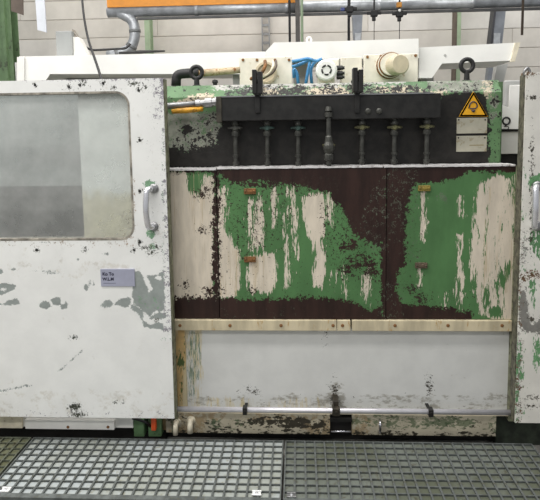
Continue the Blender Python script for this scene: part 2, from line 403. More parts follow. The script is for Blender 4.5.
# bright worn folded ledge on top of the panels
def ledge(px0, px1, dz):
    a = XZ(px0, 168, YP)[0]; b = XZ(px1, 168, YP)[0]
    bm = NB(); n = 40; random.seed(int(px0)); up = []; dn = []
    for i in range(n+1):
        x = a+(b-a)*i/n; j = random.uniform(-0.0012, 0.0012)
        up.append((x, zpt+dz+0.004+j)); dn.append((x, zpt+dz-0.0035+random.uniform(-0.001, 0.001)))
    return bm_prism(bm, up+dn[::-1], YP-0.004, YP+0.09)
M_ledge = simple('bare_folded_steel', rgb(225, 222, 220), 0.35, 0.3, 0.08, 25, rgb(120, 100, 92), 0.15)
for px0, px1, dz, pr in ((160, 216, 0.0, 0), (217, 383, 0.004, 1), (384, 515, 0.003, 2)):
    o = mk('folded_ledge', ledge(px0, px1, dz), M_ledge, panels[pr])
# clips on panels
def clip(px, py, mat, parent):
    c = U(px, py, YP); s = pxm(YP); bm = NB()
    bm_box(bm, c.x-6*s, c.x+6*s, YP-0.010, YP+0.002, c.z-3*s, c.z+2.6*s, 0.002)
    bm_box(bm, c.x-3*s, c.x+3*s, YP-0.013, YP-0.008, c.z-1.2*s, c.z+1.2*s, 0.001)
    for sx in (-4.4, 4.4): bm_lathe(bm, (c.x+sx*s, YP-0.008, c.z), (0, -1, 0), [(0, 1.1*s), (0.004, 1.0*s), (0.006, 0.5*s)], 8)
    mk('clip', bm, mat, parent)
clip(250, 191, M_rust, panels[1]); clip(250, 259, M_rust, panels[1]); clip(424, 188, M_ochre, panels[2])
clip(421, 265, simple('clip_dark_rust', rgb(92, 78, 62), 0.7, 0.1, 0.2, 40), panels[2])

# --- retaining strip under the panels, three lengths, bolts
ztt = XZ(330, 320.5, YP-0.012)[1]; ztb = XZ(330, 331, YP-0.012)[1]
bolts = {0: (180, 230, 281), 1: (333,), 2: (343, 395, 448, 502)}
for k, (a, b) in enumerate(((171, 336.6), (337.2, 350.5), (352, 512))):
    x0 = XZ(a, 325, YP-0.012)[0]; x1 = XZ(b, 325, YP-0.012)[0]
    s_ = box('retaining_strip', x0, x1, YP-0.012, YP+0.03, ztb, ztt, M_creamrust, mc, 0.002)
    for bx in (180, 230, 281, 333, 342.5, 395, 448, 502):
        if a < bx < b:
            c = U(bx, 325.5, YP-0.012)
            mk('bolt', bm_lathe(NB(), (c.x, YP-0.010, c.z), (0, -1, 0), [(0, 0.0075), (0.004, 0.0072), (0.006, 0.004)], 8), M_rust, s_)
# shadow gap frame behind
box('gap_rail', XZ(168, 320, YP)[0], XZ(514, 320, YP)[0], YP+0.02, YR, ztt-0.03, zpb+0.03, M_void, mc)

# --- lower white panel
M_lower = layered('lower_panel_white', rgb(212, 212, 208), [
    dict(attr='yellow', col=rgb(200, 182, 130), scale=20, amp=2.5, stretch=(1, 1, 0.15), var=0.1, soft=2.0, opacity=0.7),
    dict(attr='green', col=rgb(92, 122, 100), scale=50, amp=2.5, stretch=(1.5, 1, 0.15), soft=0.5, opacity=0.8),
    dict(attr='grime', col=rgb(120, 112, 92), scale=25, amp=3.0, soft=2.2, opacity=0.6, stretch=(0.5, 1, 1)),
    dict(attr='speck', col=rgb(70, 66, 58), scale=70, amp=3.0, soft=0.4, stretch=(0.6, 1, 1)),
], rough=0.35, base_var=0.03)
YL = 0.02
zl0 = XZ(340, 414, YL)[1]
box_x0 = XZ(186, 370, YL)[0]; box_x1 = XZ(513, 370, YL)[0]
lower = mk('lower_panel', bm_sheet(box_x0, box_x1, zl0, ztb+0.01, YL, YL+0.04, 0.005), M_lower, mc, {
    'yellow': [('r', 184, 330, 200, 410, 1.0), ('r', 186, 400, 330, 412, -1.0)], 'green': [('r', 190, 333, 192.5, 395, 0.4), ('r', 194.5, 333, 198, 380, -0.2)],
    'grime': [('r', 184, 398, 515, 414, -2.0), ('e', 337, 400, 8, 14, 0.8), ('e', 432, 403, 7, 8, 0), ('b', -7)],
    'speck': [('b', -9.5), ('r', 190, 399, 512, 413, -5.2), ('e', 251, 391, 3, 1.5, 0.6), ('e', 429, 385, 2, 4, 0), ('e', 334, 398, 2.5, 10, 0.2), ('r', 440, 345, 480, 395, -7.0), ('r', 325, 333, 327, 345, -3)]})
M_post = layered('rust_streaked_post', rgb(214, 200, 164), [
    dict(attr='stain', col=rgb(196, 148, 66), scale=16, amp=2.2, stretch=(1, 1, 0.1), var=0.2, soft=1.8, opacity=0.6),
    dict(attr='moss', col=rgb(88, 104, 62), scale=40, amp=2.6, stretch=(1, 1, 0.3), soft=0.5)], rough=0.5)
zpo = XZ(180, 413, YL-0.012)[1]
post = mk('corner_post', bm_sheet(XZ(166, 370, YL-.012)[0], box_x0+0.002, zpo, ztb+0.005, YL-0.012, YL+0.03, 0.004), M_post, mc,
          {'stain': [('r', 178, 330, 183, 412, 0.2), ('r', 170, 330, 190, 412, -2.4)], 'moss': [('e', 180, 360, 1.6, 6, 0.6), ('e', 181, 386, 1.4, 6, 0), ('e', 172, 370, 1, 40, -1.0), ('r', 176, 340, 184, 405, -3)]})

# --- kick plates, recess between them, base
M_kick = layered('kick_plate_grimy', rgb(186, 178, 156), [
    dict(attr='stain', col=rgb(140, 112, 66), scale=16, amp=2.5, soft=1.8, opacity=0.6),
    dict(attr='soot', col=rgb(58, 54, 44), scale=26, amp=3.2, soft=0.9, stretch=(0.5, 1, 1)),
    dict(attr='moss', col=rgb(86, 102, 74), scale=30, amp=2.8, soft=0.8, stretch=(0.5, 1, 1), opacity=0.8)], rough=0.55, base_var=0.1)
KF = {'stain': [('r', 170, 412, 205, 440, 0.6), ('e', 318, 425, 14, 14, 0.6), ('e', 360, 425, 10, 12, 0.8), ('r', 205, 412, 320, 418, -1)],
      'soot': [('b', -6), ('p', [(205, 424), (240, 420), (290, 417), (332, 418), (334, 432), (280, 432), (220, 432)], -0.6), ('e', 300, 424, 30, 5, 1.4), ('r', 170, 433, 515, 440, -0.2), ('r', 355, 418, 500, 426, -3.2), ('e', 178, 420, 7, 6, -1)],
      'moss': [('e', 425, 422, 46, 6, 0.2), ('e', 370, 420, 14, 5, -0.6), ('e', 500, 424, 10, 8, -0.6), ('e', 225, 424, 16, 4, -1.2)]}
YK = 0.0
zk1 = XZ(340, 414.5, YK)[1]; zk0 = XZ(340, 434.5, YK)[1]
for a, b in ((166, 330), (352, 496)):
    mk('kick_plate', bm_sheet(XZ(a, 424, YK)[0], XZ(b, 424, YK)[0], zk0, zk1, YK, YK+0.05, 0.004), M_kick, mc, KF)
box('kick_ledge', XZ(166, 413, YK)[0], XZ(512, 413, YK)[0], YK+0.003, YL+0.05, zk1-0.001, zk1+0.006, M_cream, mc)
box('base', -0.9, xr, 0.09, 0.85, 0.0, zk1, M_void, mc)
box('underframe', xr+.002, 1.9, 0.06, 0.3, 0.0, zk1, simple('dark_green_steel', rgb(48, 56, 44), .7, 0, .3, 20), mc)
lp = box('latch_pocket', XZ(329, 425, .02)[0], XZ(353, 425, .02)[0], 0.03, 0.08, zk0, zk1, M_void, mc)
c0 = U(331, 431.5, -0.01); c1 = U(351, 431.5, -0.01)
tube('latch_bar', [c0, c1], 0.0045, M_chrome, lp); 
c0 = U(330, 420, -0.005); c1 = U(352, 420, -0.005); box('latch_bar', c0.x, c1.x, -0.01, 0.02, c0.z-0.006, c0.z+0.008, M_dark, lp)

# --- rail
YRl = -0.055
ra = U(174, 409.6, YRl) + Vector((0.0125, 0, 0)); rb = U(510, 411.8, YRl); rz = (ra.z+rb.z)/2
rail = shade_smooth(mk('guide_rail', bm_lathe(NB(), (ra.x, YRl, rz), (1, 0, 0), [(0, 0.0115), (rb.x-ra.x, 0.0115)], 20), M_rail, mc))
def bracket(px, w, up, mat):
    c = U(px, 411, YRl); bm = NB(); s = pxm(YRl)
    bm_box(bm, c.x-w*s/2, c.x+w*s/2, YRl-0.016, YRl+0.016, rz-0.018, rz+0.016, 0.003)
    bm_box(bm, c.x-w*s*0.35, c.x+w*s*0.35, YRl+0.008, YL+0.005, rz-0.006, rz+up*s, 0.002)
    bm_lathe(bm, (c.x, YRl-0.014, rz), (0, -1, 0), [(0, 0.007), (0.005, 0.006), (0.006, 0.003)], 8)
    mk('bracket', bm, mat, rail)
bracket(245, 4.5, -1.5, M_dark); bracket(336, 8, 9, simple('bracket_oily', rgb(58, 52, 42), 0.5, 0.2, 0.3, 40)); bracket(430.5, 5, 0, M_dark)
# stub pegs and hook at the kick plate
for px, r, py in ((175.5, 0.011, 427), (190, 0.012, 425)):
    c = U(px, py, YK-0.03); bm = NB()
    bm_lathe(bm, (c.x, YK+0.002, c.z+0.008), (0, -1, 0), [(0, 0.019), (0.006, 0.019), (0.009, 0.013)], 14)
    bm_tube(bm, arc_path([(c.x, YK-0.002, c.z+0.008), (c.x, YK-0.03, c.z+0.008), (c.x, YK-0.034, c.z-0.035)], 0.02), r, 10)
    mk('drain_spout', bm, M_cream, mc)
c = U(380, 427, -0.02)
tube('hook', arc_path([(c.x-0.002, 0.01, c.z-0.03), (c.x, -0.02, c.z-0.03), (c.x, -0.03, c.z+0.02), (c.x+0.002, 0.01, c.z+0.022)], 0.02), 0.006, M_chrome, mc)

# --- manifold bar with seven valves
YM = 0.02
M_valve = simple('valve_dark_steel', rgb(74, 74, 69), 0.45, 0.4, 0.2, 40)
m0 = U(219, 108, YM); m1 = U(441, 105, YM); mt = U(330, 95, YM).z; mb = U(330, 119.5, YM).z
man = box('manifold', m0.x, m1.x, YM, YR+0.01, mb, mt, M_dark, mc, 0.003)
box('top_edge', m0.x, m1.x-0.03, YM-0.003, YM+0.03, mt-0.002, mt+0.003, M_steel, man)
box('end_block', m0.x-0.012, m0.x+0.012, YM-0.006, YR, mb-0.006, mt+0.002, simple('end_block_dark', rgb(64, 60, 50), 0.5, 0.2, 0.3, 30), man, 0.003)
for px in (357-1, 379, 368):
    c = U(px, 111, YM)
    if px != 356: mk('plug', bm_lathe(NB(), (c.x, YM+0.001, c.z), (0, -1, 0), [(0, 0.013), (0.006, 0.012), (0.010, 0.006)], 12), M_valve, man)
YV = 0.055
def valve(px, ptop, pbot, mats, big=False):
    s = pxm(YV); c = U(px, ptop, YV); b = U(px, pbot, YV); h = c.z-b.z
    yy = YV if not big else YM-0.012
    bm = NB()
    stem = [(0, .0075), (h*.05, .012), (h*.1, .012), (h*.1+.001, .008), (h*.2, .008), (h*.2+.001, .011), (h*.25, .011), (h*.25+.001, .008), (h*.42, .008), (h*.62, .008),
            (h*.62+.001, .0135), (h*.70, .0135), (h*.72, .010), (h*.77, .012), (h*.83, .010), (h*.86, .0135), (h*.92, .012), (h*.93, .008), (h, .008)]
    if big:
        stem = [(0, .009), (h*.1, .009), (h*.12, .017), (h*.2, .017), (h*.22, .013), (h*.3, .02), (h*.36, .02), (h*.42, .014), (h*.5, .012), (h*.52, .009), (h*.82, .008), (h*.83, .014), (h*.9, .014), (h*.91, .008), (h*.93, .013), (h, .010)]
    bm_lathe(bm, (c.x, yy, b.z), (0, 0, 1), [(q, rr*1.2) for q, rr in stem], 14)
    v = mk('valve', bm, mats[0], man)
    hz = b.z + h*(.78 if not big else .36)
    bm = NB(); L = 0.032 if not big else 0.026
    bm_tube(bm, [(c.x-L, yy-0.004, hz), (c.x-L*.6, yy-0.006, hz+.001), (c.x, yy-.008, hz+.002), (c.x+L*.6, yy-.006, hz+.001), (c.x+L, yy-.004, hz)], [.0035, .006, .009, .006, .0035], 8)
    bm_lathe(bm, (c.x, yy, hz), (0, -1, 0), [(0, .013), (.012, .012), (.016, .008)], 10)
    mk('tap_handle', bm, mats[1], man)
for px, mm in ((235, M_valve), (267, M_teal), (298, M_teal), (362, M_brass), (394.5, M_brass), (427, M_brass)):
    valve(px, 117 if px < 400 else 116, 167 if px < 330 else 164, (M_valve, mm))
valve(328, 107, 166, (M_valve, M_brass), True)
# hanger brackets over the top edge
for px, pt in ((257.5, 70), (358, 68)):
    s = pxm(0.0); bm = NB(); c = U(px, pt, 0.01); zlow = U(px, 113, 0.01).z
    for dx in (-0.0125, 0.0105):
        y0, y1, y2 = -0.012, YM-0.001, YR+0.03
        bm_box(bm, c.x+dx-0.0095, c.x+dx+0.0095, y0, y1+0.03, c.z-0.10, c.z-(0 if dx < 0 else 0.008), 0.002)
    bm_box(bm, c.x-0.014, c.x+0.012, y0+0.004, YM+0.02, c.z-0.105, c.z-0.06, 0.002)
    bm_box(bm, c.x-0.013, c.x+0.008, YM-0.010, YM+0.004, zlow, c.z-0.09, 0.002)
    bm_box(bm, c.x-0.016, c.x+0.014, 0.0, YR+0.06, c.z-0.052, c.z-0.040, 0.002)
    mk('hanger_bracket', bm, M_dark, mc)
# inlet pipe on the left with yellow sleeve
yi = 0.055
p0 = U(160, 106.5, yi); p1 = U(196, 104, yi); p2 = U(220, 101.5, yi)
bm = NB(); bm_tube(bm, [p0, p1], 0.0135, 14)
d = (p2-p1).normalized()
bm_lathe(bm, p1, d, [(0, .019), (.02, .019), (.021, .015), (.04, .015), (.041, .021), (.07, .021), (.071, .017), (.085, .017), (.086, .022), ((p2-p1).length, .022)], 12)
ip = mk('inlet_pipe', bm, M_steel, mc)
q0 = U(172, 111.5, yi-0.01); q1 = U(203, 109, yi-0.01)
tube('yellow_sleeve', [q0, q0.lerp(q1, .5), q1], [0.010, 0.0125, 0.010], M_yellow, ip, 12)
# eye bolts
def eyebolt(px, py, Y, R, r, parent, zbase):
    c = U(px, py, Y); bm = NB()
    bm_tube(bm, [(c.x+R*math.cos(a)*0.97, Y, c.z+R*math.sin(a)) for a in [k*2*math.pi/28 for k in range(28)]], r, 10, True)
    bm_lathe(bm, (c.x, Y, zbase-0.004), (0, 0, 1), [(0, .02), (.008, .02), (.010, .013), (max(.02, c.z-R-zbase+.008), .011)], 12)
    mk('eye_bolt', bm, M_black, parent)
eyebolt(196.5, 72.5, 0.18, 0.0265, 0.0095, mc, zt); eyebolt(467, 65.5, 0.18, 0.0275, 0.0095, mc, zt)
c = U(215, 80, .17); mk('grease_nipple', bm_lathe(NB(), (c.x, .17, zt-.002), (0, 0, 1), [(0, .010), (.012, .010), (.016, .014), (.026, .012), (.03, .004)], 10), M_black, mc)

# warning triangle and type plates
ys = YR-0.004
a, b, c_ = U(473.5, 91.5, ys), U(459, 116.5, ys), U(488, 116.5, ys)
def tri(s, y0, y1):
    g = (a+b+c_)/3; q = [g+(v-g)*s for v in (a, b, c_)]
    return bm_prism(NB(), [(v.x, v.z) for v in q], y0, y1)
sg = mk('warning_sign', tri(1.0, ys, YR+.001), M_sign, mc); sg['label'] = 'yellow triangular warning sign'
bm = NB(); g = (a+b+c_)/3
for s1, s2 in ((0.97, 0.80),):
    o_ = [g+(v-g)*s1 for v in (a, b, c_)]; i_ = [g+(v-g)*s2 for v in (a, b, c_)]
    ov = [bm.verts.new((v.x, ys-.0012, v.z)) for v in o_]; iv = [bm.verts.new((v.x, ys-.0012, v.z)) for v in i_]
    for k in range(3): bm.faces.new((ov[k], ov[(k+1) % 3], iv[(k+1) % 3], iv[k]))
    bmesh.ops.solidify(bm, geom=list(bm.faces), thickness=0.001)
mk('sign_border', bm, M_ink, sg)
def P_(px, py, y=ys-.002):
    v = U(px, py, y); v.y = y; return v
bm = NB()
bm_tube(bm, arc_path([P_(468.8, 108.2), P_(470, 103.5), P_(473.2, 101.2), P_(476.6, 103), P_(477.4, 106.5), P_(475.4, 108.6), P_(470, 108.6)], .012), .0026, 6)
bm_tube(bm, [P_(471.5, 110.6), P_(473.5, 111.2), P_(475, 110.4)], [.0025, .006, .003], 6)
mk('sign_symbol', bm, M_ink, sg)
for (x0, y0, x1, y1) in ((456.8, 117.8, 487.2, 133.4), (456.4, 135.8, 486.8, 151.6)):
    pl = pbox('type_plate', x0, y0, x1, y1, YR-.004, YR+.001, M_plate, mc, .001)
    for rx, ry in ((x0+2, y0+2), (x1-2, y0+2)):
        v = U(rx, ry, YR-.004); mk('rivet', bm_lathe(NB(), (v.x, YR-.0035, v.z), (0, -1, 0), [(0, .004), (.002, .003)], 8), M_dark, pl)
    if y0 > 130:
        u0 = U(x0+13, y0+9.5, YR-.005); u1 = U(x1-3, y0+9.5, YR-.005)
        box('engraved_line', u0.x, u1.x, YR-.0048, YR-.003, u0.z-.001, u0.z+.0015, M_ochre, pl)
# right end: dark jamb between body and side unit
box('end_frame', xr-0.004, xr+0.012, YR+.02, 0.3, XZ(500, 320, YR)[1], zt-0.01, M_green, mc)
# channel posts that the doors slide past (seen at the panel ends)
box('door_jamb', XZ(167.5, 300, YP)[0], XZ(174, 300, YP)[0], YP-.006, YP+.05, zk0, zpt, M_olive, mc)
box('door_jamb', XZ(512, 300, YP)[0], XZ(522, 300, YP)[0], YP-.006, YP+.05, zk1-.02, zpt, M_olive, mc)

# --- sill under the left door
YS = -0.03
s1 = pbox('sill_strip', 25, 420.5, 114, 429.5, YS-.02, YS+.01, M_white, mc, .002)
for px in (68, 108):
    v = U(px, 427, YS-.02); mk('bolt', bm_lathe(NB(), (v.x, YS-.019, v.z), (0, -1, 0), [(0, .007), (.004, .006)], 8), M_rust, s1)
pbox('sill_backing', 22, 416, 133, 427.5, YS, YS+.04, M_white, mc, .002)
pbox('cream_block', -60, 416, 22, 428, YS-.01, YS+.06, M_cream, mc, .002)
pbox('green_foot', 133.5, 420, 144, 437, YS, YS+.06, M_green, mc, .004)
pbox('green_foot', 148, 418, 161, 437, YS+.01, YS+.08, M_green, mc, .004)
pbox('limit_switch', 151, 417, 155.5, 431, YS-.012, YS+.01, M_redorange, mc, .003)
v = U(140, 420, YS-.01)
tube('cable_stub', arc_path([v+Vector((-.05, .02, .0)), v, v+Vector((.03, 0, -.012)), v+Vector((.04, .03, -.05))], .02), .006, M_black, mc)
pbox('base_block', 161, 412, 169, 430, .012, .06, simple('base_block_brown', rgb(150, 128, 92), .6, 0, .2, 25), mc)
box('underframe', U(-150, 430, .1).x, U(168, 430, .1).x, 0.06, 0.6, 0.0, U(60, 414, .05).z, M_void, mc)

# --- interior seen through the left door window
zi0 = 0.35; 
M_lin = layered('liner_cream', rgb(248, 248, 246), [dict(attr='yellowed', col=rgb(222, 214, 188), scale=8, amp=3, soft=7, var=.1), dict(attr='speck', col=rgb(120, 96, 62), scale=70, amp=2.6, soft=.5)], rough=.5)
la = U(81, 165, -.07)
ib = simple('interior_grey', rgb(150, 154, 152), .7, 0, .16, 2.2, bump=0)
xi0 = U(-200, 160, .6).x
box('interior_back', xi0, xl-0.01, 0.40, 0.44, 0.3, 1.66, ib, mc)
box('pane_reflection_block', xi0, la.x, 0.06, 0.36, 0.5, U(40, 190, .08).z, simple('interior_dark', rgb(44, 44, 41), .6, .1, .2, 4, bump=0), mc, .09)  # added dark block, stands in for the hall's dark reflection in the pane

# =================================================================== LEFT SLIDING DOOR
dz1 = XZ(80, 79.5, YD)[1]; dz0 = XZ(80, 417.5, YD)[1]
dx0 = XZ(-170, 250, YD)[0]; dx1 = XZ(168.6, 250, YD)[0]
wx1, _ = XZ(131, 165, YD); wx0, _ = XZ(-130, 165, YD); wz1 = XZ(70, 93, YD)[1]; wz0 = XZ(70, 239.5, YD)[1]; wr = 0.055
def inrr(X, Z, grow=0.0):
    cx, cz = (wx0+wx1)/2, (wz0+wz1)/2; hx, hz = (wx1-wx0)/2+grow, (wz1-wz0)/2+grow; r = wr+grow
    qx = np.maximum(np.abs(X-cx)-hx+r, 0); qz = np.maximum(np.abs(Z-cz)-hz+r, 0)
    return (np.hypot(qx, qz) < r) & (np.abs(X-cx) < hx) & (np.abs(Z-cz) < hz)
M_door = layered('door_chipped_white', rgb(230, 230, 226), [
    dict(attr='dirty', col=rgb(196, 190, 176), scale=12, amp=3.0, soft=2.5, opacity=0.5),
    dict(attr='primer', col=rgb(146, 152, 148), scale=60, amp=0.7, var=0.08, soft=0.35),
    dict(attr='greenp', col=rgb(122, 158, 126), scale=50, amp=1.2, var=0.1, soft=0.5),
    dict(attr='edge', col=rgb(150, 146, 152), scale=50, amp=2.4, var=0.15, soft=0.5),
    dict(attr='spot', col=rgb(66, 68, 58), scale=110, amp=1.6, detail=3, var=0.25, soft=0.4),
    dict(attr='rust', col=rgb(140, 110, 76), scale=60, amp=2.6, var=0.25, soft=0.8, opacity=0.8),
], rough=0.38, base_var=0.025)
def E(x, y, r, c=12): return ('e', x, y, r, r, c)
dots = [(35, 85), (103, 83), (80, 85), (69, 87), (138.5, 90), (139.5, 140), (140, 191), (140, 242), (134, 250), (37, 250), (85, 250), (114, 88)]
door_f = {
 'dirty': [('b', -6), ('r', -60, 395, 170, 425, -2.5), ('e', 60, 270, 60, 5, -2.0)],
 'primer': [
    ('p', [(134, 272), (140, 271), (144, 280), (149, 292), (153, 289), (147, 276), (155, 275), (164, 272), (165, 309), (160, 312), (156, 310), (150, 316), (144, 312), (134, 303), (132, 296)], 4),
    ('p', [(130, 303), (137, 306), (144, 312), (143, 320), (150, 325), (158, 322), (164, 324), (164, 330), (152, 328), (144, 327), (140, 316), (132, 309)], 3),
    ('p', [(152, 316), (158, 312), (166, 313), (166, 318), (158, 319), (150, 319)], 2),
    ('p', [(101, 306), (104, 301), (110, 300), (114, 304), (120, 299), (130, 297), (131, 304), (126, 308), (114, 305), (107, 308)], 3),
    ('p', [(39, 304), (43, 301), (49, 302), (51, 307), (46, 309), (40, 307)], 3), ('p', [(51, 300), (55, 297), (60, 298), (61, 305), (53, 305)], 3), ('p', [(60, 305), (64, 304), (65, 300), (68, 303), (67, 308), (62, 309)], 3),
    ('p', [(-6, 284), (4, 283), (16, 285), (15, 289), (8, 292), (2, 295), (-6, 295)], 3), ('p', [(-8, 303), (4, 303), (10, 300), (17, 299), (20, 304), (10, 305), (-8, 305)], 2),
    ('e', 0, 272, 2.5, 3), ('e', 13, 269.4, 2.6, 1.4), ('e', 86, 287.5, 2, 3), ('e', 90, 283, 1, 2), ('e', 94, 285, 1, 2), ('e', 74, 337, 2, 1.2), ('e', 45, 242.5, 4, .8),
    ('e', 106, 254, 2, 1), ('e', 78, 260, 1, 1), ('e', 46, 271, 7, .6), ('e', 50, 273.5, 6, .5), ('-e', 159, 278, 3, 2.2), ('-e', 3, 289, 3, 2), ('p', [(-5, 391), (25, 385), (32, 385.4), (0, 392)], .2), ('p', [(56, 372), (62, 368), (85, 348), (63, 369)], .0)],
 'greenp': [('e', 150, 184, 6, 3.6, 2), ('e', 151, 233, 4, 5, .6), ('e', 150, 302, 14, 6, -1.2), ('e', 152, 247, 3, 2, .5), ('e', 164, 200, 1.5, 60, -.6), ('r', 163, 160, 170, 340, -1.4)],
 'edge': [('r', 161, 76, 172, 98, .8), ('r', 164.6, 80, 172, 330, -1.2), ('r', 155, 76, 170, 118, -1.4), ('r', -60, 74, 170, 79, -.8), ('r', -60, 414, 175, 422, -2.8)],
 'spot': [('b', -6.0), ('r', 60, 78, 160, 92, -2.6), ('r', 150, 92, 166, 260, -3.0), ('r', 120, 90, 150, 260, -4.2)] + [E(x, y, 1.7) for x, y in dots] +
         [('e', 134, 84, 4, 1.2), ('e', 83, 82.5, 2.5, 2), ('e', 145, 87, 1.5, 2.2), ('e', 75, 407, 5.5, 3.2), ('e', 78, 414.5, 5, 2.4), ('e', 76, 412, 1, 3), ('e', 152, 252, 3.2, 2), ('e', 147, 248, 4, .8), ('e', 156, 320, 1.6, 1.6), E(116, 402, 1), E(123, 402, 1),
          ('e', 73.5, 337.5, 2, 1.2, .4), ('e', 157, 247, 1.5, 1.5)],
 'rust': [('b', -8), ('r', 126, 180, 133, 240, -1.8), ('r', -40, 239, 135, 243, -2.4), ('r', 150, 225, 166, 245, -3)],
}
ld = thing('sliding_door', 'white sliding door with large clouded window, chipped paint and name plate', 'door', ((dx0+dx1)/2, YD+.05, 0))
slab = mk('door_panel', bm_sheet(dx0, dx1, dz0, dz1, YD, YD+.05, .005, hole=lambda X, Z: inrr(X, Z, .002)), M_door, ld, door_f)
box('edge_strip', dx1-.002, dx1+.004, YD+.006, YD+.052, dz0+.004, dz1-.004, M_olive, ld)
def rr_pts(grow, n=10):
    cx, cz = (wx0+wx1)/2, (wz0+wz1)/2; hx, hz = (wx1-wx0)/2+grow, (wz1-wz0)/2+grow; r = wr+grow; out = []
    for sx, sz, a0 in ((1, 1, 0), (-1, 1, 90), (-1, -1, 180), (1, -1, 270)):
        for k in range(n+1):
            a = math.radians(a0+90*k/n); out.append((cx+sx*(hx-r)+r*math.cos(a), cz+sz*(hz-r)+r*math.sin(a)))
    return out
def ring_prism(g0, g1, y0, y1):
    bm = NB(); A = rr_pts(g0); B = rr_pts(g1); n = len(A)
    V = [[bm.verts.new((x, y, z)) for x, z in P] for P in (A, B) for y in (y0, y1)]
    a0, a1, b0, b1 = V
    for i in range(n):
        j = (i+1) % n
        bm.faces.new((a0[i], a0[j], b0[j], b0[i])); bm.faces.new((a1[i], b1[i], b1[j], a1[j])); bm.faces.new((a0[i], a1[i], a1[j], a0[j])); bm.faces.new((b0[i], b0[j], b1[j], b1[i]))
    return bm
mk('window_gasket', ring_prism(-.004, .0045, YD-.0006, YD+.045), M_gasket, ld)
# clouded pane
t = NT('clouded_pane')
tr = t.node('ShaderNodeBsdfTransparent'); tr.inputs['Color'].default_value = (.93, .95, .94, 1)
nz_ = t.noise(5, 5, .6); nz2 = t.noise(90, 3, .6)
hz_ = t.mix(t.step(nz_, .3, .7), rgb(186, 188, 184), rgb(206, 207, 203)); t.link(hz_, t.b.inputs['Base Color']); t.b.inputs['Roughness'].default_value = .28
mx = t.node('ShaderNodeMixShader'); t.link(t.math('ADD', .24, t.math('MULTIPLY', nz_, .3)), mx.inputs[0]); t.link(tr.outputs[0], mx.inputs[1]); t.link(t.b.outputs[0], mx.inputs[2]); t.link(mx.outputs[0], t.out.inputs[0])
pane = mk('window_pane', bm_prism(NB(), rr_pts(-.001), YD+.016, YD+.022), t.m, ld)
t2 = NT('clear_pane_back'); t2.n.remove(t2.b); tb = t2.node('ShaderNodeBsdfTransparent'); tb.inputs[0].default_value = (.97, .98, .97, 1); t2.link(tb.outputs[0], t2.out.inputs[0])
pane.data.materials.append(t2.m)
for p in pane.data.polygons: p.material_index = 0 if p.normal.y < -.9 else 1
mk('backing_sheet', bm_sheet(la.x, U(136, 165, -.07).x, wz0-.01, wz1+.01, -.07, -.064, .008), M_lin, ld,
   {'yellowed': [('r', 70, 195, 150, 260, 8)], 'speck': [('b', -9), ('r', 80, 190, 131, 225, -5.0), ('r', 124, 215, 133, 242, -2.5)]})
# handle
def handle(door, px, pt, pb, yd, nm='handle'):
    A = U(px, pt, yd); B = U(px, pb, yd); bm = NB()
    path = arc_path([(A.x+.018, yd, A.z), (A.x, yd-.035, A.z), (A.x-.004, yd-.05, (A.z+B.z)/2), (A.x, yd-.035, B.z), (A.x+.018, yd, B.z)], .04, 6)
    bm_tube(bm, path, .0125, 12)
    h = mk(nm, bm, M_chrome, door)
    for P in (A, B):
        bm = NB(); bm_lathe(bm, (P.x+.02, yd+.002, P.z), (0, -1, 0), [(0, .021), (.008, .020), (.014, .014), (.016, .004)], 14)
        mk('handle_foot', bm, M_steel, h)
M_chrome = simple('handle_chrome', rgb(222, 222, 226), 0.25, 0.75, 0.04, 30)
handle(ld, 149, 188.5, 226.5, YD)
# name plate with lettering
npl = pbox('name_plate', 100.6, 269, 134.6, 286.4, YD-.0045, YD+.001, M_nameplate, ld, .001); npl['label'] = 'small lilac-grey name plate'
def text(body_, px, py, Y, hpx, mat, parent):
    cu = bpy.data.curves.new('lettering', 'FONT'); cu.body = body_; cu.size = hpx*pxm(Y)*1.35; cu.extrude = .0004; cu.offset = .0006
    o = bpy.data.objects.new('lettering', cu); COL.objects.link(o); dg = bpy.context.evaluated_depsgraph_get()
    me = bpy.data.meshes.new_from_object(o.evaluated_get(dg)); bpy.data.objects.remove(o)
    me.transform(Matrix.Rotation(math.pi/2, 4, 'X')); me.materials.clear(); me.materials.append(mat)
    q = bpy.data.objects.new('lettering', me); COL.objects.link(q); q.parent = parent; v = U(px, py, Y); v.y = Y; q.location = v-wpos(parent)
text('Ko To', 102.4, 275.4, YD-.0052, 3.4, M_ink, npl); text('W.L.M', 102.6, 280.4, YD-.0052, 3.2, M_ink, npl)
v0 = U(103.5, 283.2, YD-.005); v1 = U(116, 283.2, YD-.005); box('lettering', v0.x, v1.x, YD-.0052, YD-.004, v0.z-.0012, v0.z+.0012, simple('faint_ink', rgb(120, 122, 140), .5), npl)
for px, py in dots[:10]:
    v = U(px, py, YD); mk('screw', bm_lathe(NB(), (v.x, YD+.001, v.z), (0, -1, 0), [(0, .006), (.002, .0055), (.003, .002)], 8), M_dark, ld)

# =================================================================== RIGHT SLIDING DOOR
rx0 = XZ(523.5, 250, YD)[0]-0.022; rx0 = U(520.5, 250, YD).x; rx1 = U(690, 250, YD).x
rz1 = XZ(530, 72, YD)[1]; rz0 = XZ(530, 423, YD)[1]
rd = thing('sliding_door', 'white sliding door with scraped green and brown patches and chrome handle, no name plate', 'door', ((rx0+rx1)/2, YD+.05, 0))
M_rdoor = layered('door_scraped_white', rgb(222, 219, 210), [
    dict(attr='greenp', col=rgb(98, 142, 98), scale=45, amp=1.8, var=.15, soft=.5, stretch=(1, 1, .4)),
    dict(attr='primer', col=rgb(128, 126, 120), scale=50, amp=1.6, var=.15, soft=.5),
    dict(attr='brown', col=rgb(112, 86, 62), scale=50, amp=2.4, var=.25, soft=.6),
    dict(attr='spot', col=rgb(74, 70, 60), scale=90, amp=1.8, detail=3, var=.2, soft=.4)], rough=.42, base_var=.05)
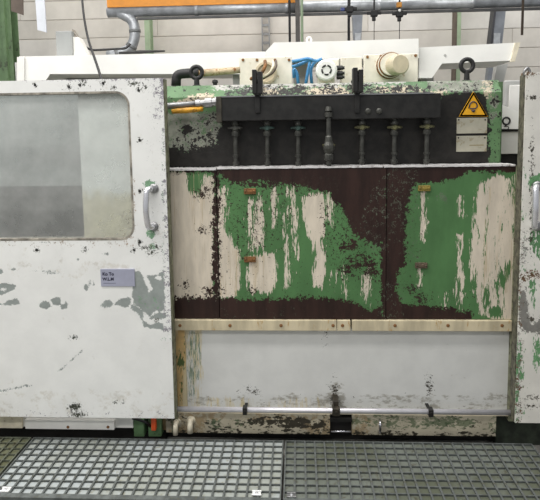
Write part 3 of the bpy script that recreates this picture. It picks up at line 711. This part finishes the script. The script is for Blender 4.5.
mk('door_panel', bm_sheet(rx0, rx1, rz0, rz1, YD, YD+.05, .004), M_rdoor, rd, {
    'greenp': [('p', [(527, 182), (532, 175), (541, 174), (541, 184), (530, 187)]), ('p', [(529, 232), (541, 228), (541, 262), (534, 252), (530, 240)], 1.2), ('e', 518, 366, 3, 18, 1.0), ('e', 516, 400, 2, 20, -.2), ('e', 537, 352, 4, 12, 1), ('e', 533, 290, 2, 14, .3), ('r', 514, 150, 524, 430, -1.6), ('e', 519, 345, 2, 8, .2), ('r', 526, 240, 541, 330, -2.2)],
    'primer': [('p', [(520, 292), (526, 288), (528, 312), (532, 325), (541, 318), (541, 334), (522, 332), (519, 318)]), ('e', 524, 250, 4, 14, -.6), ('r', 514, 70, 520, 430, -.6)],
    'brown': [('e', 526, 276, 6, 4, .6), ('r', 512, 200, 520, 420, -2.0), ('r', 518, 70, 545, 75, .2), ('b', -8), ('e', 535, 275, 8, 1.4, .2)],
    'spot': [('b', -6.5), ('r', 515, 70, 526, 430, -3.6), ('e', 531, 98, 3, 1.2), ('e', 532, 398, 3.5, 1), ('e', 530, 406, 3, 1), ('e', 531, 240, 1.5, 1.5), ('e', 531, 319, 2.5, 2.5), ('e', 532, 150, 1.5, 2.5), ('e', 532, 195, 1.2, 24, -.2)]})
box('edge_strip', rx0-.004, rx0+.002, YD+.006, YD+.052, rz0+.004, rz1-.01, simple('edge_dark_moss', rgb(96, 94, 78), .65, 0, .3, 30, rgb(52, 48, 40), .4), rd)
handle(rd, 532, 186, 226, YD)
v = U(522.5, 75, YD)
tube('top_loop', arc_path([(rx0+.004, YD+.03, rz1-.05), (rx0, YD+.02, rz1+.005), (rx0+.012, YD+.02, rz1+.02), (rx0+.022, YD+.02, rz1+.004), (rx0+.02, YD+.03, rz1-.05)], .01), .006, M_steel, rd)

# =================================================================== WALKWAY GRATINGS
def tray_mat(name, c1, c2, c3):
    t = NT(name); n = t.noise(3.0, 5, .6); n2 = t.noise(60, 4, .6, off=2)
    c = t.mix(t.step(n, .42, .62), c1, c2); c = t.mix(t.step(n2, .52, .75), c, c3)
    t.link(c, t.b.inputs['Base Color']); t.b.inputs['Roughness'].default_value = .5; t.b.inputs['Metallic'].default_value = .2; return t.m
T_a = tray_mat('tray_pale', rgb(166, 172, 172), rgb(154, 158, 151), rgb(138, 136, 118))
T_b = tray_mat('tray_green_dimmed', rgb(108, 113, 105), rgb(86, 90, 75), rgb(74, 71, 54))  # greenish dirt, darkened further to carry the light falloff at lower right
T_c = tray_mat('tray_mossy', rgb(116, 118, 96), rgb(84, 86, 62), rgb(56, 50, 34))
gy0, gy1 = -0.464, -0.075; pitch_ = 0.0425
def grating(x0, x1, label, barm, traym):
    t = thing('walkway_grating', label, 'grating', ((x0+x1)/2, (gy0+gy1)/2, 0), 'walkway gratings in front of the machine')
    h = .0075; zt_ = ZG
    box('drip_tray', x0+.003, x1-.003, gy0+.003, gy1-.003, zt_-h-.010, zt_-h-.001, traym, t)
    for (a, b, c, d) in ((x0, x1, gy0-.02, gy0+.005), (x0, x1, gy1-.005, gy1), (x0, x0+.005, gy0+.005, gy1-.005), (x1-.005, x1, gy0+.005, gy1-.005)):
        box('frame_bar', a, b, c, d, zt_-.03, zt_, barm, t)
    for sx in (x0+.03, x1-.06):
        for sy in (gy0+.02, gy1-.05): box('leg', sx, sx+.03, sy, sy+.03, 0, zt_-h-.010, M_dark, t)
    n = int(round((x1-x0)/pitch_)); first = None
    for k in range(1, n):
        x = x0+(x1-x0)*k/n
        if first is None:
            first = box('bearing_bar', x-.0036, x+.0036, gy0+.005, gy1-.005, zt_-h, zt_, barm, t); fx = x
        else: dupchild(first, t, (x-fx, 0, 0))
    m = 9; first = None
    for k in range(1, m):
        y = gy0+(gy1-gy0)*k/m
        if first is None:
            first = box('cross_bar', x0+.005, x1-.005, y-.0022, y+.0022, zt_-h-.0005, zt_-.001, barm, t); fy = y
        else: dupchild(first, t, (0, y-fy, 0))
    return t
gxm = U(283.8, 470, -.25).x
gx = lambda p: XZ(p, 440, gy1)[0]
gm = gx(284.5)
g1 = grating(gx(34), gm-.004, 'pale grey walkway grating with square mesh below the windowed door', M_bars, T_a)
g2 = grating(gm+.004, gx(532), 'greenish walkway grating, tray dimmed for light falloff, below the splash panels', M_bars, T_b)
g3 = grating(gx(34)-.012-1.0, gx(34)-.010, 'dark mossy walkway grating beside the pale one', M_barsd, T_c)
# clips fixing the gratings
M_clipw = simple('clip_white_steel', rgb(232, 232, 230), .4, .3, .05, 20)
def gclip(px, py, mat, parent):
    d = cam_rot @ Vector(((px-CX)/F_PX, -(py-CY)/F_PX, -1.0)); s = (ZG-CAM.z)/d.z; v = CAM+d*s
    bm = NB(); bm_box(bm, v.x-.018, v.x+.018, v.y-.010, v.y-.003, ZG+.0005, ZG+.006, .001); bm_box(bm, v.x-.018, v.x+.018, v.y+.012, v.y+.018, ZG+.0005, ZG+.006, .001)
    bm_box(bm, v.x-.016, v.x+.016, v.y-.004, v.y+.013, ZG-.003, ZG+.002, .0005)
    c = mk('grating_clip', bm, mat, parent)
    mk('clip_screw', bm_lathe(NB(), (v.x, v.y+.004, ZG+.001), (0, 0, 1), [(0, .006), (.004, .006), (.005, .003)], 8), M_chrome, c)
gclip(256.5, 494.5, M_clipw, g1); gclip(291.5, 496.5, M_steel, g2); gclip(5, 491, M_clipw, g1)

# =================================================================== BEHIND THE MACHINE
YC = 0.95
gc = thing('gantry_cover', 'long white boxed gantry cover running behind the machine top', 'cover', (0, YC+.15, 0))
def pprism(name, pts, Y, depth, mat, parent=None):
    return mk(name, bm_prism(NB(), [XZ(x, y, Y) for x, y in pts], Y, Y+depth), mat, parent)
pprism('cover_section', [(19, 56.5), (265, 51.5), (266, 74), (50, 74), (42, 86), (19, 86)], YC, .30, M_cover, gc)
pprism('cover_lip', [(17, 57), (24, 56.7), (24, 90), (17, 90)], YC-.015, .02, M_white, gc)
pprism('cover_section', [(265.5, 51.5), (274, 42.5), (340, 41), (418.5, 38.5), (418.8, 58), (265.5, 60)], YC-.12, .42, M_cover, gc)
rs = pprism('cover_section', [(419, 47.5), (519.5, 42.5), (514, 60.5), (442, 63.5), (432, 78), (419, 78)], YC-.06, .36, M_cover, gc)
pprism('cover_lip', [(515.5, 42.7), (520.5, 42.4), (515, 61.5), (510.5, 61.7)], YC-.075, .02, M_cream, gc)
for px in (25, 240, 300, 410, 425):
    v = U(px, 60, YC+.1); box('support_leg', v.x-.04, v.x+.04, YC+.05, YC+.13, 0, v.z-.02, M_grey, gc)
bm = NB(); bm_tube(bm, [U(445, 55.5, YC-.062), U(445, 55.5, YC-.058)], .008, 10); mk('cover_bolt', bm, M_grey, gc)
# under-cover members at left and right
pbox('cable_tray', 48, 72.5, 158, 79.5, YC+.26, YC+.34, M_grey, gc)
# drive units (plates with flanged motors)
YU = .62
def leg_to(px0, px1, Y, parent, mat=M_grey, top=None, depth=.03):
    a = U(px0, 80, Y); b = U(px1, 80, Y); box('mount_foot', a.x, b.x, Y+.003, Y+depth, zt+.0005, a.z+.01, mat, parent)
du = thing('drive_unit', 'off-white square drive mount with looped cables below the gantry cover', 'motor', (U(266, 80, YU).x, YU, zt))
pbox('mounting_plate', 239.5, 57, 292, 88, YU, YU+.03, M_offw, du, .003)
c = U(266, 73, YU)
(mk('flange', bm_lathe(NB(), (c.x, YU+.002, c.z), (0, -1, 0), [(0, .058), (.012, .058), (.013, .046), (.004, .044), (.003, .02)], 24), M_tan, du))
for k, (x0, x1) in enumerate(((261, 268), (269, 277), (272, 273))):
    a_ = U(x0-6, 60, YU-.05); b_ = U(x0+2, 68, YU-.065); e_ = U(x0-4, 80, YU-.06)
    tube('cable', arc_path([U(x0+4, 61, YU-.02), U(x0+4.5, 66, YU-.07), U(x0+1, 73, YU-.07), U(x0-6, 77, YU-.06), U(x0-10, 79, YU-.03)], .03, 4), .006 if k else .009, (M_rust, M_cream, M_brown)[k], du, 8)
for px, py in ((243, 60), (289, 60), (257, 60), (275, 60)):
    v = U(px, py, YU); mk('bolt', bm_lathe(NB(), (v.x, YU+.001, v.z), (0, -1, 0), [(0, .008), (.006, .007)], 8), M_rust, du)
du2 = thing('drive_unit', 'off-white drive mount with tan round motor cap beside the gantry step', 'motor', (U(392, 80, YU).x, YU, zt))
pbox('mounting_plate', 364, 54, 418, 88, YU, YU+.03, M_offw, du2, .003)
c = U(389, 66, YU)
(mk('flange', bm_lathe(NB(), (c.x, YU+.002, c.z), (0, -1, 0), [(0, .068), (.02, .068), (.021, .055), (.05, .055), (.051, .066), (.065, .066), (.066, .056), (.09, .056)], 28), M_offw, du2))
c2 = U(399.5, 64.5, YU-.12); 
mk('motor_cap', bm_lathe(NB(), (c2.x-.018, YU-.075, c2.z), (c2.x-c.x-.0, -.10, 0), [(0, .05), (.06, .05), (.062, .0485), (.066, .044)], 28), M_tan, du2)
mk('seal_ring', bm_lathe(NB(), (c.x, YU+.002, c.z), (0, -1, 0), [(.018, .069), (.024, .069)], 28), M_rust, du2); mk('seal_ring', bm_lathe(NB(), (c.x, YU+.002, c.z), (0, -1, 0), [(.066, .062), (.071, .062)], 28), M_rust, du2)
for px, py in ((367.5, 57), (415.5, 55.5), (381, 56), (397, 55)):
    v = U(px, py, YU); mk('bolt', bm_lathe(NB(), (v.x, YU+.001, v.z), (0, -1, 0), [(0, .008), (.006, .007)], 8), M_rust, du2)
# fan motor
YFm = .5
fm = thing('fan_motor', 'white electric motor with round slotted fan cover among blue hoses', 'motor', (U(326, 80, YFm).x, YFm+.1, zt))
c = U(326.5, 70, YFm); R0 = 10.6*pxm(YFm)
shade_smooth(mk('motor_body', bm_lathe(NB(), (c.x, YFm+.03, c.z), (0, 1, 0), [(0, R0*.96), (.03, R0*.96), (.031, R0*.86), (.18, R0*.86)], 28), M_offw, fm))
mk('fan_cover', bm_lathe(NB(), (c.x, YFm+.04, c.z), (0, -1, 0), [(0, R0), (.028, R0), (.036, R0*.93), (.040, R0*.8)], 32), M_cover, fm)
for k in range(5):
    a0 = math.radians(90+72*k+8); a1 = a0+math.radians(54); r_ = R0*.42; bm = NB()
    bm_tube(bm, [(c.x+r_*math.cos(a0+(a1-a0)*j/6), YFm-.0005, c.z+r_*math.sin(a0+(a1-a0)*j/6)) for j in range(7)], .0048, 6); mk('vent_slot', bm, M_black, fm)
box('terminal_box', c.x+R0*.2, c.x+R0*1.25, YFm+.05, YFm+.14, c.z+R0*.35, c.z+R0*1.15, M_offw, fm, .006)
for zz in (.25, -.25, -.6): 
    mk('cable_gland', bm_lathe(NB(), (c.x+R0*1.0, YFm+.05, c.z+R0*zz), (1, -.2, 0), [(0, .012), (.03, .012), (.032, .008), (.04, .008)], 10), M_black, fm)
box('motor_foot', c.x-R0*.8, c.x+R0*.8, YFm+.05, YFm+.15, zt+.0005, c.z-R0*.6, M_offw, fm)
hz = [[(292, 61.5), (301, 60), (308, 58.5), (313, 60.5)], [(292, 67), (301, 64), (309, 60), (316, 61)], [(294, 78), (293.5, 68), (297, 73), (298.5, 86)], [(305.5, 86), (307.5, 74), (309.5, 64), (311, 58)], [(312, 86), (310.5, 70), (314, 62), (322, 59)]]
hl = ('blue air hose running nearly level out of the drive mount', 'blue air hose rising from the drive mount to the fan motor', 'blue air hose sagging in a loop beside the drive mount',
      'blue air hose standing upright between drive mount and fan motor', 'tall blue air hose arching over to the fan motor')
for k, P in enumerate(hz):
    yy = YFm+.02+.025*k
    tag(tube('air_hose', arc_path([U(x, y, yy) for x, y in P], .05, 6), .0085, M_blue, None, 10), hl[k], 'hose', 'blue air hoses')
tag(pbox('junction_box', 341, 57, 362, 90, YU+.05, YU+.12, M_offw, None, .003), 'plain off-white junction box beside the fan motor', 'box')
# pipe and elbow at the left
pp = thing('coolant_pipe', 'rust-stained cream pipe with black elbow behind the eye bolt', 'pipe', (U(205, 75, .4).x, .4, zt))
tube('pipe_run', [U(196, 73.5, .45), U(240, 70, .45)], [.019, .016], M_pipe, pp, 14)
tube('elbow', arc_path([U(176, 86, .45), U(176.5, 74.5, .45), U(190, 73, .45), U(199, 73.3, .45)], .06, 8), .024, M_black, pp, 14)

# right gap: side unit
su = thing('side_unit', 'white side unit with black ring mark between machine body and door', 'cabinet', (U(510, 150, .35).x, .45, 0))
pprism('lid', [(496, 102), (522, 113), (526, 129), (496, 129)], .33, .1, M_cover, su)
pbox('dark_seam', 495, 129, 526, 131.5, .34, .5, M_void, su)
ub = pbox('cabinet', 494, 131.5, 526, 154, .35, .6, M_white, su, .003)
v = U(510, 160, .36); box('pedestal', v.x-.08, v.x+.1, .37, .58, 0, U(510, 155, .36).z, M_void, su)
c = U(506.3, 121, .33); bm = NB()
bm_tube(bm, [(c.x+.0165*math.cos(k*math.pi/12), .329, c.z+.0165*math.sin(k*math.pi/12)) for k in range(24)], .0042, 8, True); mk('ring_mark', bm, M_black, su)
bm = NB(); bm_tube(bm, [(c.x-.003, .329, c.z-.017), (c.x-.002, .329, c.z-.026)], .004, 8)
bm_tube(bm, arc_path([(c.x-.010, .329, c.z-.026), (c.x+.006, .329, c.z-.024), (c.x+.014, .329, c.z-.032), (c.x+.006, .329, c.z-.04), (c.x-.012, .329, c.z-.038)], .01), .0016, 6); mk('ring_stem', bm, M_black, su)
# background machine at right
bmch = thing('background_cabinet', 'pale grey cabinet behind the gap beside the white door edge', 'cabinet', (U(520, 100, 1.6).x, 1.8, 0))
v0 = U(505, 80, 1.6); v1 = U(600, 80, 1.6); z1_ = U(520, 80, 1.6).z
box('cabinet_body', v0.x, v1.x, 1.6, 2.3, 0, z1_, M_grey, bmch, .01)
box('cabinet_door', U(508.5, 90, 1.6).x, v1.x-.04, 1.585, 1.6, .2, U(520, 85, 1.6).z, M_white, bmch, .006)
v = U(503, 75, 1.3); tag(mk('steel_prop', bm_prism(NB(), [XZ(497, 64, 1.3), XZ(508, 64, 1.3), XZ(503, 84, 1.3), XZ(500, 420, 1.3), XZ(492, 420, 1.3), XZ(494, 84, 1.3)], 1.3, 1.36), M_grey), 'slanting grey steel prop under the end of the gantry cover', 'prop')

# =================================================================== HALL BACKGROUND
YCo = 4.7
def column(px0, px1, Y, label, mat, flange=True):
    a = U(px0, 30, Y); b = U(px1, 30, Y); cx = (a.x+b.x)/2
    t = thing('steel_column', label, 'column', (cx, Y, 0)); w_ = b.x-a.x
    box('flange', a.x, b.x, Y, Y+.015, 0, 5.5, mat, t); box('web', cx-.008, cx+.008, Y+.015, Y+.16, 0, 5.5, mat, t); box('flange', a.x, b.x, Y+.16, Y+.175, 0, 5.5, mat, t)
    return t
c1_ = column(-14, 11, 4.0, 'broad green steel column at the wall beside the hanging strips', M_gcol)
v0 = U(3, 30, 3.98); v1 = U(6, 30, 3.98); box('stiffener', v0.x, v1.x, 3.96, 4.0, 0, 5.5, M_gcol, c1_)
column(144.5, 149.5, YCo, 'pale green steel column behind the elbow duct', M_gpale)
cg = column(457, 461, YCo, 'slim green steel column behind the gantry cover', M_gpale); v = U(456, 30, YCo); box('dark_edge', v.x-.008, v.x+.01, YCo-.005, YCo+.15, 0, 5.5, M_brown, cg)
column(295.5, 300, 3.2, 'dark grey steel column between thin vertical pipes', simple('column_grey', rgb(92, 88, 84), .5, .2, .1, 8))
for px, r, m_, lb in ((289.7, .012, M_black, 'thin black vertical pipe beside the dark grey column'), (302, .014, M_gpale, 'pale green-grey vertical pipe fixed before the dark grey column'), (348.5, .010, M_black, 'thin dark vertical pipe beside the folded grey bracket')):
    v = U(px, 30, 3.1); tag(tube('vertical_pipe', [(v.x, 3.1, 0), (v.x, 3.1, 5.4)], r, m_, None, 10), lb, 'pipe')
# grey raking brace at right and bracket at 357
def brace(P, Y, d, mat, label):
    return tag(mk('steel_brace', bm_prism(NB(), [XZ(x, y, Y) for x, y in P], Y, Y+d), mat), label, 'brace')
M_br = simple('brace_grey', rgb(138, 142, 148), .45, .4, .1, 8)
br = thing('steel_brace', 'raking dark grey steel brace with pale end plate above the gantry cover', 'brace', (U(498, 40, 4.4).x, 4.4, 0))
pprism('brace_web', [(497, 0), (507, 0), (502, 46), (491.5, 46)], 4.4, .1, M_br, br); pprism('brace_edge', [(495.5, 0), (497.5, 0), (492, 46), (490, 46)], 4.38, .14, simple('brace_dark', rgb(70, 70, 74), .5, .3, .1, 8), br)
pprism('end_plate', [(494, 33), (500.5, 33), (500, 44), (493.5, 44)], 4.37, .03, M_galv, br)
pprism('brace_tail', [(491.5, 46), (502, 46), (470, 300), (460, 300)], 4.4, .1, M_br, br)
br2 = thing('steel_brace', 'narrow grey steel post with pale end plate behind the trolleys', 'brace', (U(358, 40, 4.4).x, 4.4, 0))
pprism('brace_web', [(352, 10), (363, 10), (361, 44), (354, 44)], 4.4, .1, M_br, br2); pprism('end_plate', [(355, 33), (361, 33), (360.5, 41), (355, 41)], 4.37, .03, M_galv, br2); pprism('brace_tail', [(353, 44), (362, 44), (362, 420), (353, 420)], 4.4, .1, M_br, br2)
# wall ladder strip
v0 = U(262, 30, 4.9); v1 = U(269, 30, 4.9); cl = thing('cable_ladder', 'narrow grey cable ladder fixed to the block wall', 'ladder', ((v0.x+v1.x)/2, 4.9, 0))
for xx in (v0.x, v1.x): box('stile', xx-.008, xx+.008, 4.93, 4.96, .5, 4.2, M_galvd, cl)
for k in range(26): box('rung', v0.x, v1.x, 4.94, 4.955, 1.3+k*.11, 1.33+k*.11, M_galvd, cl)

# crane beam (orange) with long grey duct under it
YO = 3.3
a = U(107, 5, YO); b = U(305, 2, YO); zz = U(160, 4, YO).z
ob = thing('crane_beam', 'orange painted crane beam end above the long grey duct', 'beam', (a.x, YO, zz))
box('web', a.x, a.x+1.9, YO+.06, YO+.08, zz, zz+.3, M_orange, ob); box('flange', a.x, a.x+1.9, YO, YO+.14, zz-.02, zz, M_orange, ob); box('flange', a.x, a.x+1.9, YO, YO+.14, zz+.3, zz+.32, M_orange, ob)
box('side_plate', a.x, a.x+1.9, YO, YO+.01, zz, zz+.3, M_orange, ob)
dk = thing('air_duct', 'long galvanised round air duct with elbow dropping behind the gantry cover', 'duct', (a.x, YO, zz-.1))
zz2 = U(300, 7.0, YO).z; rdt = 5.4*pxm(YO)
d0 = U(108, 12.2, YO+.05); d1 = U(700, 6, YO+.05)
bm = NB(); bm_lathe(bm, (d0.x, YO+.05, d0.z), (1, 0, 0), [(0, rdt)] + [(k*.9+e, rdt*s) for k in range(1, 5) for e, s in ((-.02, 1), (-.019, 1.06), (.019, 1.06), (.02, 1))] + [(4.4, rdt)], 20); shade_smooth(mk('duct_run', bm, M_galv, dk))
rr_ = 5.2*pxm(YO)
pth = arc_path([U(118, 12, YO+.05), U(133.5, 20, YO+.05), U(135.5, 36, YO+.05), U(131, 49, YO+.05), U(118, 54, YO+.05), U(108, 56, YO+.05)], .12, 6)
shade_smooth(tube('duct_elbow', pth, rr_, M_galv, dk, 18))
for k in (8, 16, 24):
    if k < len(pth)-1:
        p = pth[k]; q = pth[k+1]; tube('duct_band', [p, p+(q-p).normalized()*.03], rr_*1.1, M_galvd, dk, 18)
box('track_rail', d0.x+.3, d0.x+5, YO+.02, YO+.06, d0.z-rdt-.03, d0.z-rdt-.008, simple('rail_dark', rgb(84, 84, 84), .5, .3, .1, 8), dk)
# festoon trolleys
ZF = 5.3
tag(mk('festoon_rail', bm_box(NB(), -3.5, 4.5, 2.9, 3.2, ZF, ZF+.1, .005), M_galvd), 'grey overhead rail that carries the black cable trolleys', 'rail')
for px, py, colm, lb in ((350, 9, M_black, 'black cable trolley with blue plug on the overhead rail'), (374.5, 13, M_black, 'plain black cable trolley hanging from the overhead rail'), (400, 13.5, M_black, 'black cable trolley with bright lamp spot and orange hook')):
    Y = 2.9; s = pxm(Y); v = U(px, py, Y); t = thing('cable_trolley', lb, 'trolley', (v.x, Y, v.z))
    bm = NB(); bm_box(bm, v.x-3.4*s, v.x+3.4*s, Y, Y+.05, v.z-3*s, v.z+3*s, .008); bm_box(bm, v.x-7*s, v.x+7*s, Y+.01, Y+.04, v.z-1*s, v.z+2*s, .006); bm_box(bm, v.x-2*s, v.x+1.5*s, Y+.01, Y+.04, v.z-7*s, v.z-2.6*s, .006)
    mk('trolley_body', bm, colm, t)
    box('hanger', v.x-.8*s, v.x+.8*s, Y+.02, Y+.03, v.z+2*s, ZF, colm, t)
    if px == 350: box('plug', v.x-9*s, v.x-5*s, Y-.002, Y+.03, v.z-1.6*s, v.z+1.6*s, simple('plug_blue', rgb(60, 70, 120), .5), t, .006)
    if px == 400:
        mk('lamp', bm_lathe(NB(), (v.x-.5*s, Y+.001, v.z+3*s), (0, -1, 0), [(0, 1.5*s), (.008, 1.2*s)], 10), M_cover, t); box('orange_hook', v.x-3*s, v.x+2*s, Y+.005, Y+.04, v.z+6*s, v.z+11*s, simple('hook_orange', rgb(190, 130, 50), .5), t, .006)
    tube('wire', [(v.x, Y+.02, v.z-2*s), (v.x, Y+.02, v.z-40*s)], .0035, M_black, t, 6)
v = U(523, 8, 3.0); w_ = U(522, 35, 3.0); tag(tube('pendant_rod', [Vector((v.x, 3.0, ZF)), w_], .012, M_brown, None, 8), 'thin dark rod hanging from the overhead duct', 'rod')
# hanging strips and loose cable
def strip(P, Y, mat, label):
    return tag(mk('hanging_strip', bm_prism(NB(), [XZ(x, y, Y) for x, y in P], Y, Y+.012), mat), label, 'strip')
strip([(10, -30), (22.5, -30), (23, 15), (11, 11)], 2.2, M_brown, 'short dark brown strip hanging beside the green column')
strip([(33, -30), (42.5, -30), (46.5, 32.5), (37.5, 30)], 2.2, simple('strip_white', rgb(214, 218, 224), .4, 0, .04, 8), 'longer white strip hanging in front of the block wall')
tag(tube('loose_cable', arc_path([U(80, -30, 1.0), U(83, 12, .9), U(88, 40, .7), U(96, 62, .5), U(101.5, 79, .3), U(104, 90, .2)], .3, 5), .0065, M_black, None, 8), 'thin black cable dropping from above behind the windowed door', 'cable')
# grey box + white wedge + black pipe on the gantry
bx = thing('switch_box', 'grey steel box standing on the gantry cover with white wedge', 'box', (U(64, 54, 1.15).x, 1.15, U(64, 55, 1.15).z))
pbox('box_body', 56, 31, 72, 56, 1.1, 1.2, simple('switch_box_grey', rgb(150, 152, 150), .5, .1, .06, 6), bx, .003)
pprism('wedge', [(73, 37), (78, 37), (87, 55.5), (73, 55.8)], 1.12, .08, M_white, bx); pprism('bracket', [(72, 29), (77, 37), (72.5, 38)], 1.14, .05, M_gasket, bx)
tag(tube('black_conduit', arc_path([U(76, 36, 1.22), U(88, 50.5, 1.22), U(126, 48.5, 1.22), U(130, 44, 1.25), U(130.5, 18, 1.3)][:4], .05, 5), .0075, M_black, None, 8), 'thin black conduit running along the top of the gantry cover', 'conduit')
tag(tube('black_conduit', [U(119, 53, 1.05), U(140, 52, 1.05), U(165, 51, 1.05)], [.006, .011, .005], M_black, None, 8), 'short flat black conduit lying on the gantry cover beside the elbow duct', 'conduit')
c = U(309, 40, 1.1); tag(tube('lifting_eye', [(c.x+.014*math.cos(k*math.pi/8), 1.1, c.z+.016*math.sin(k*math.pi/8)) for k in range(16)], .006, M_cover, None, 8, True), 'small white lifting eye on top of the gantry cover', 'eye bolt')

bpy.context.view_layer.update()
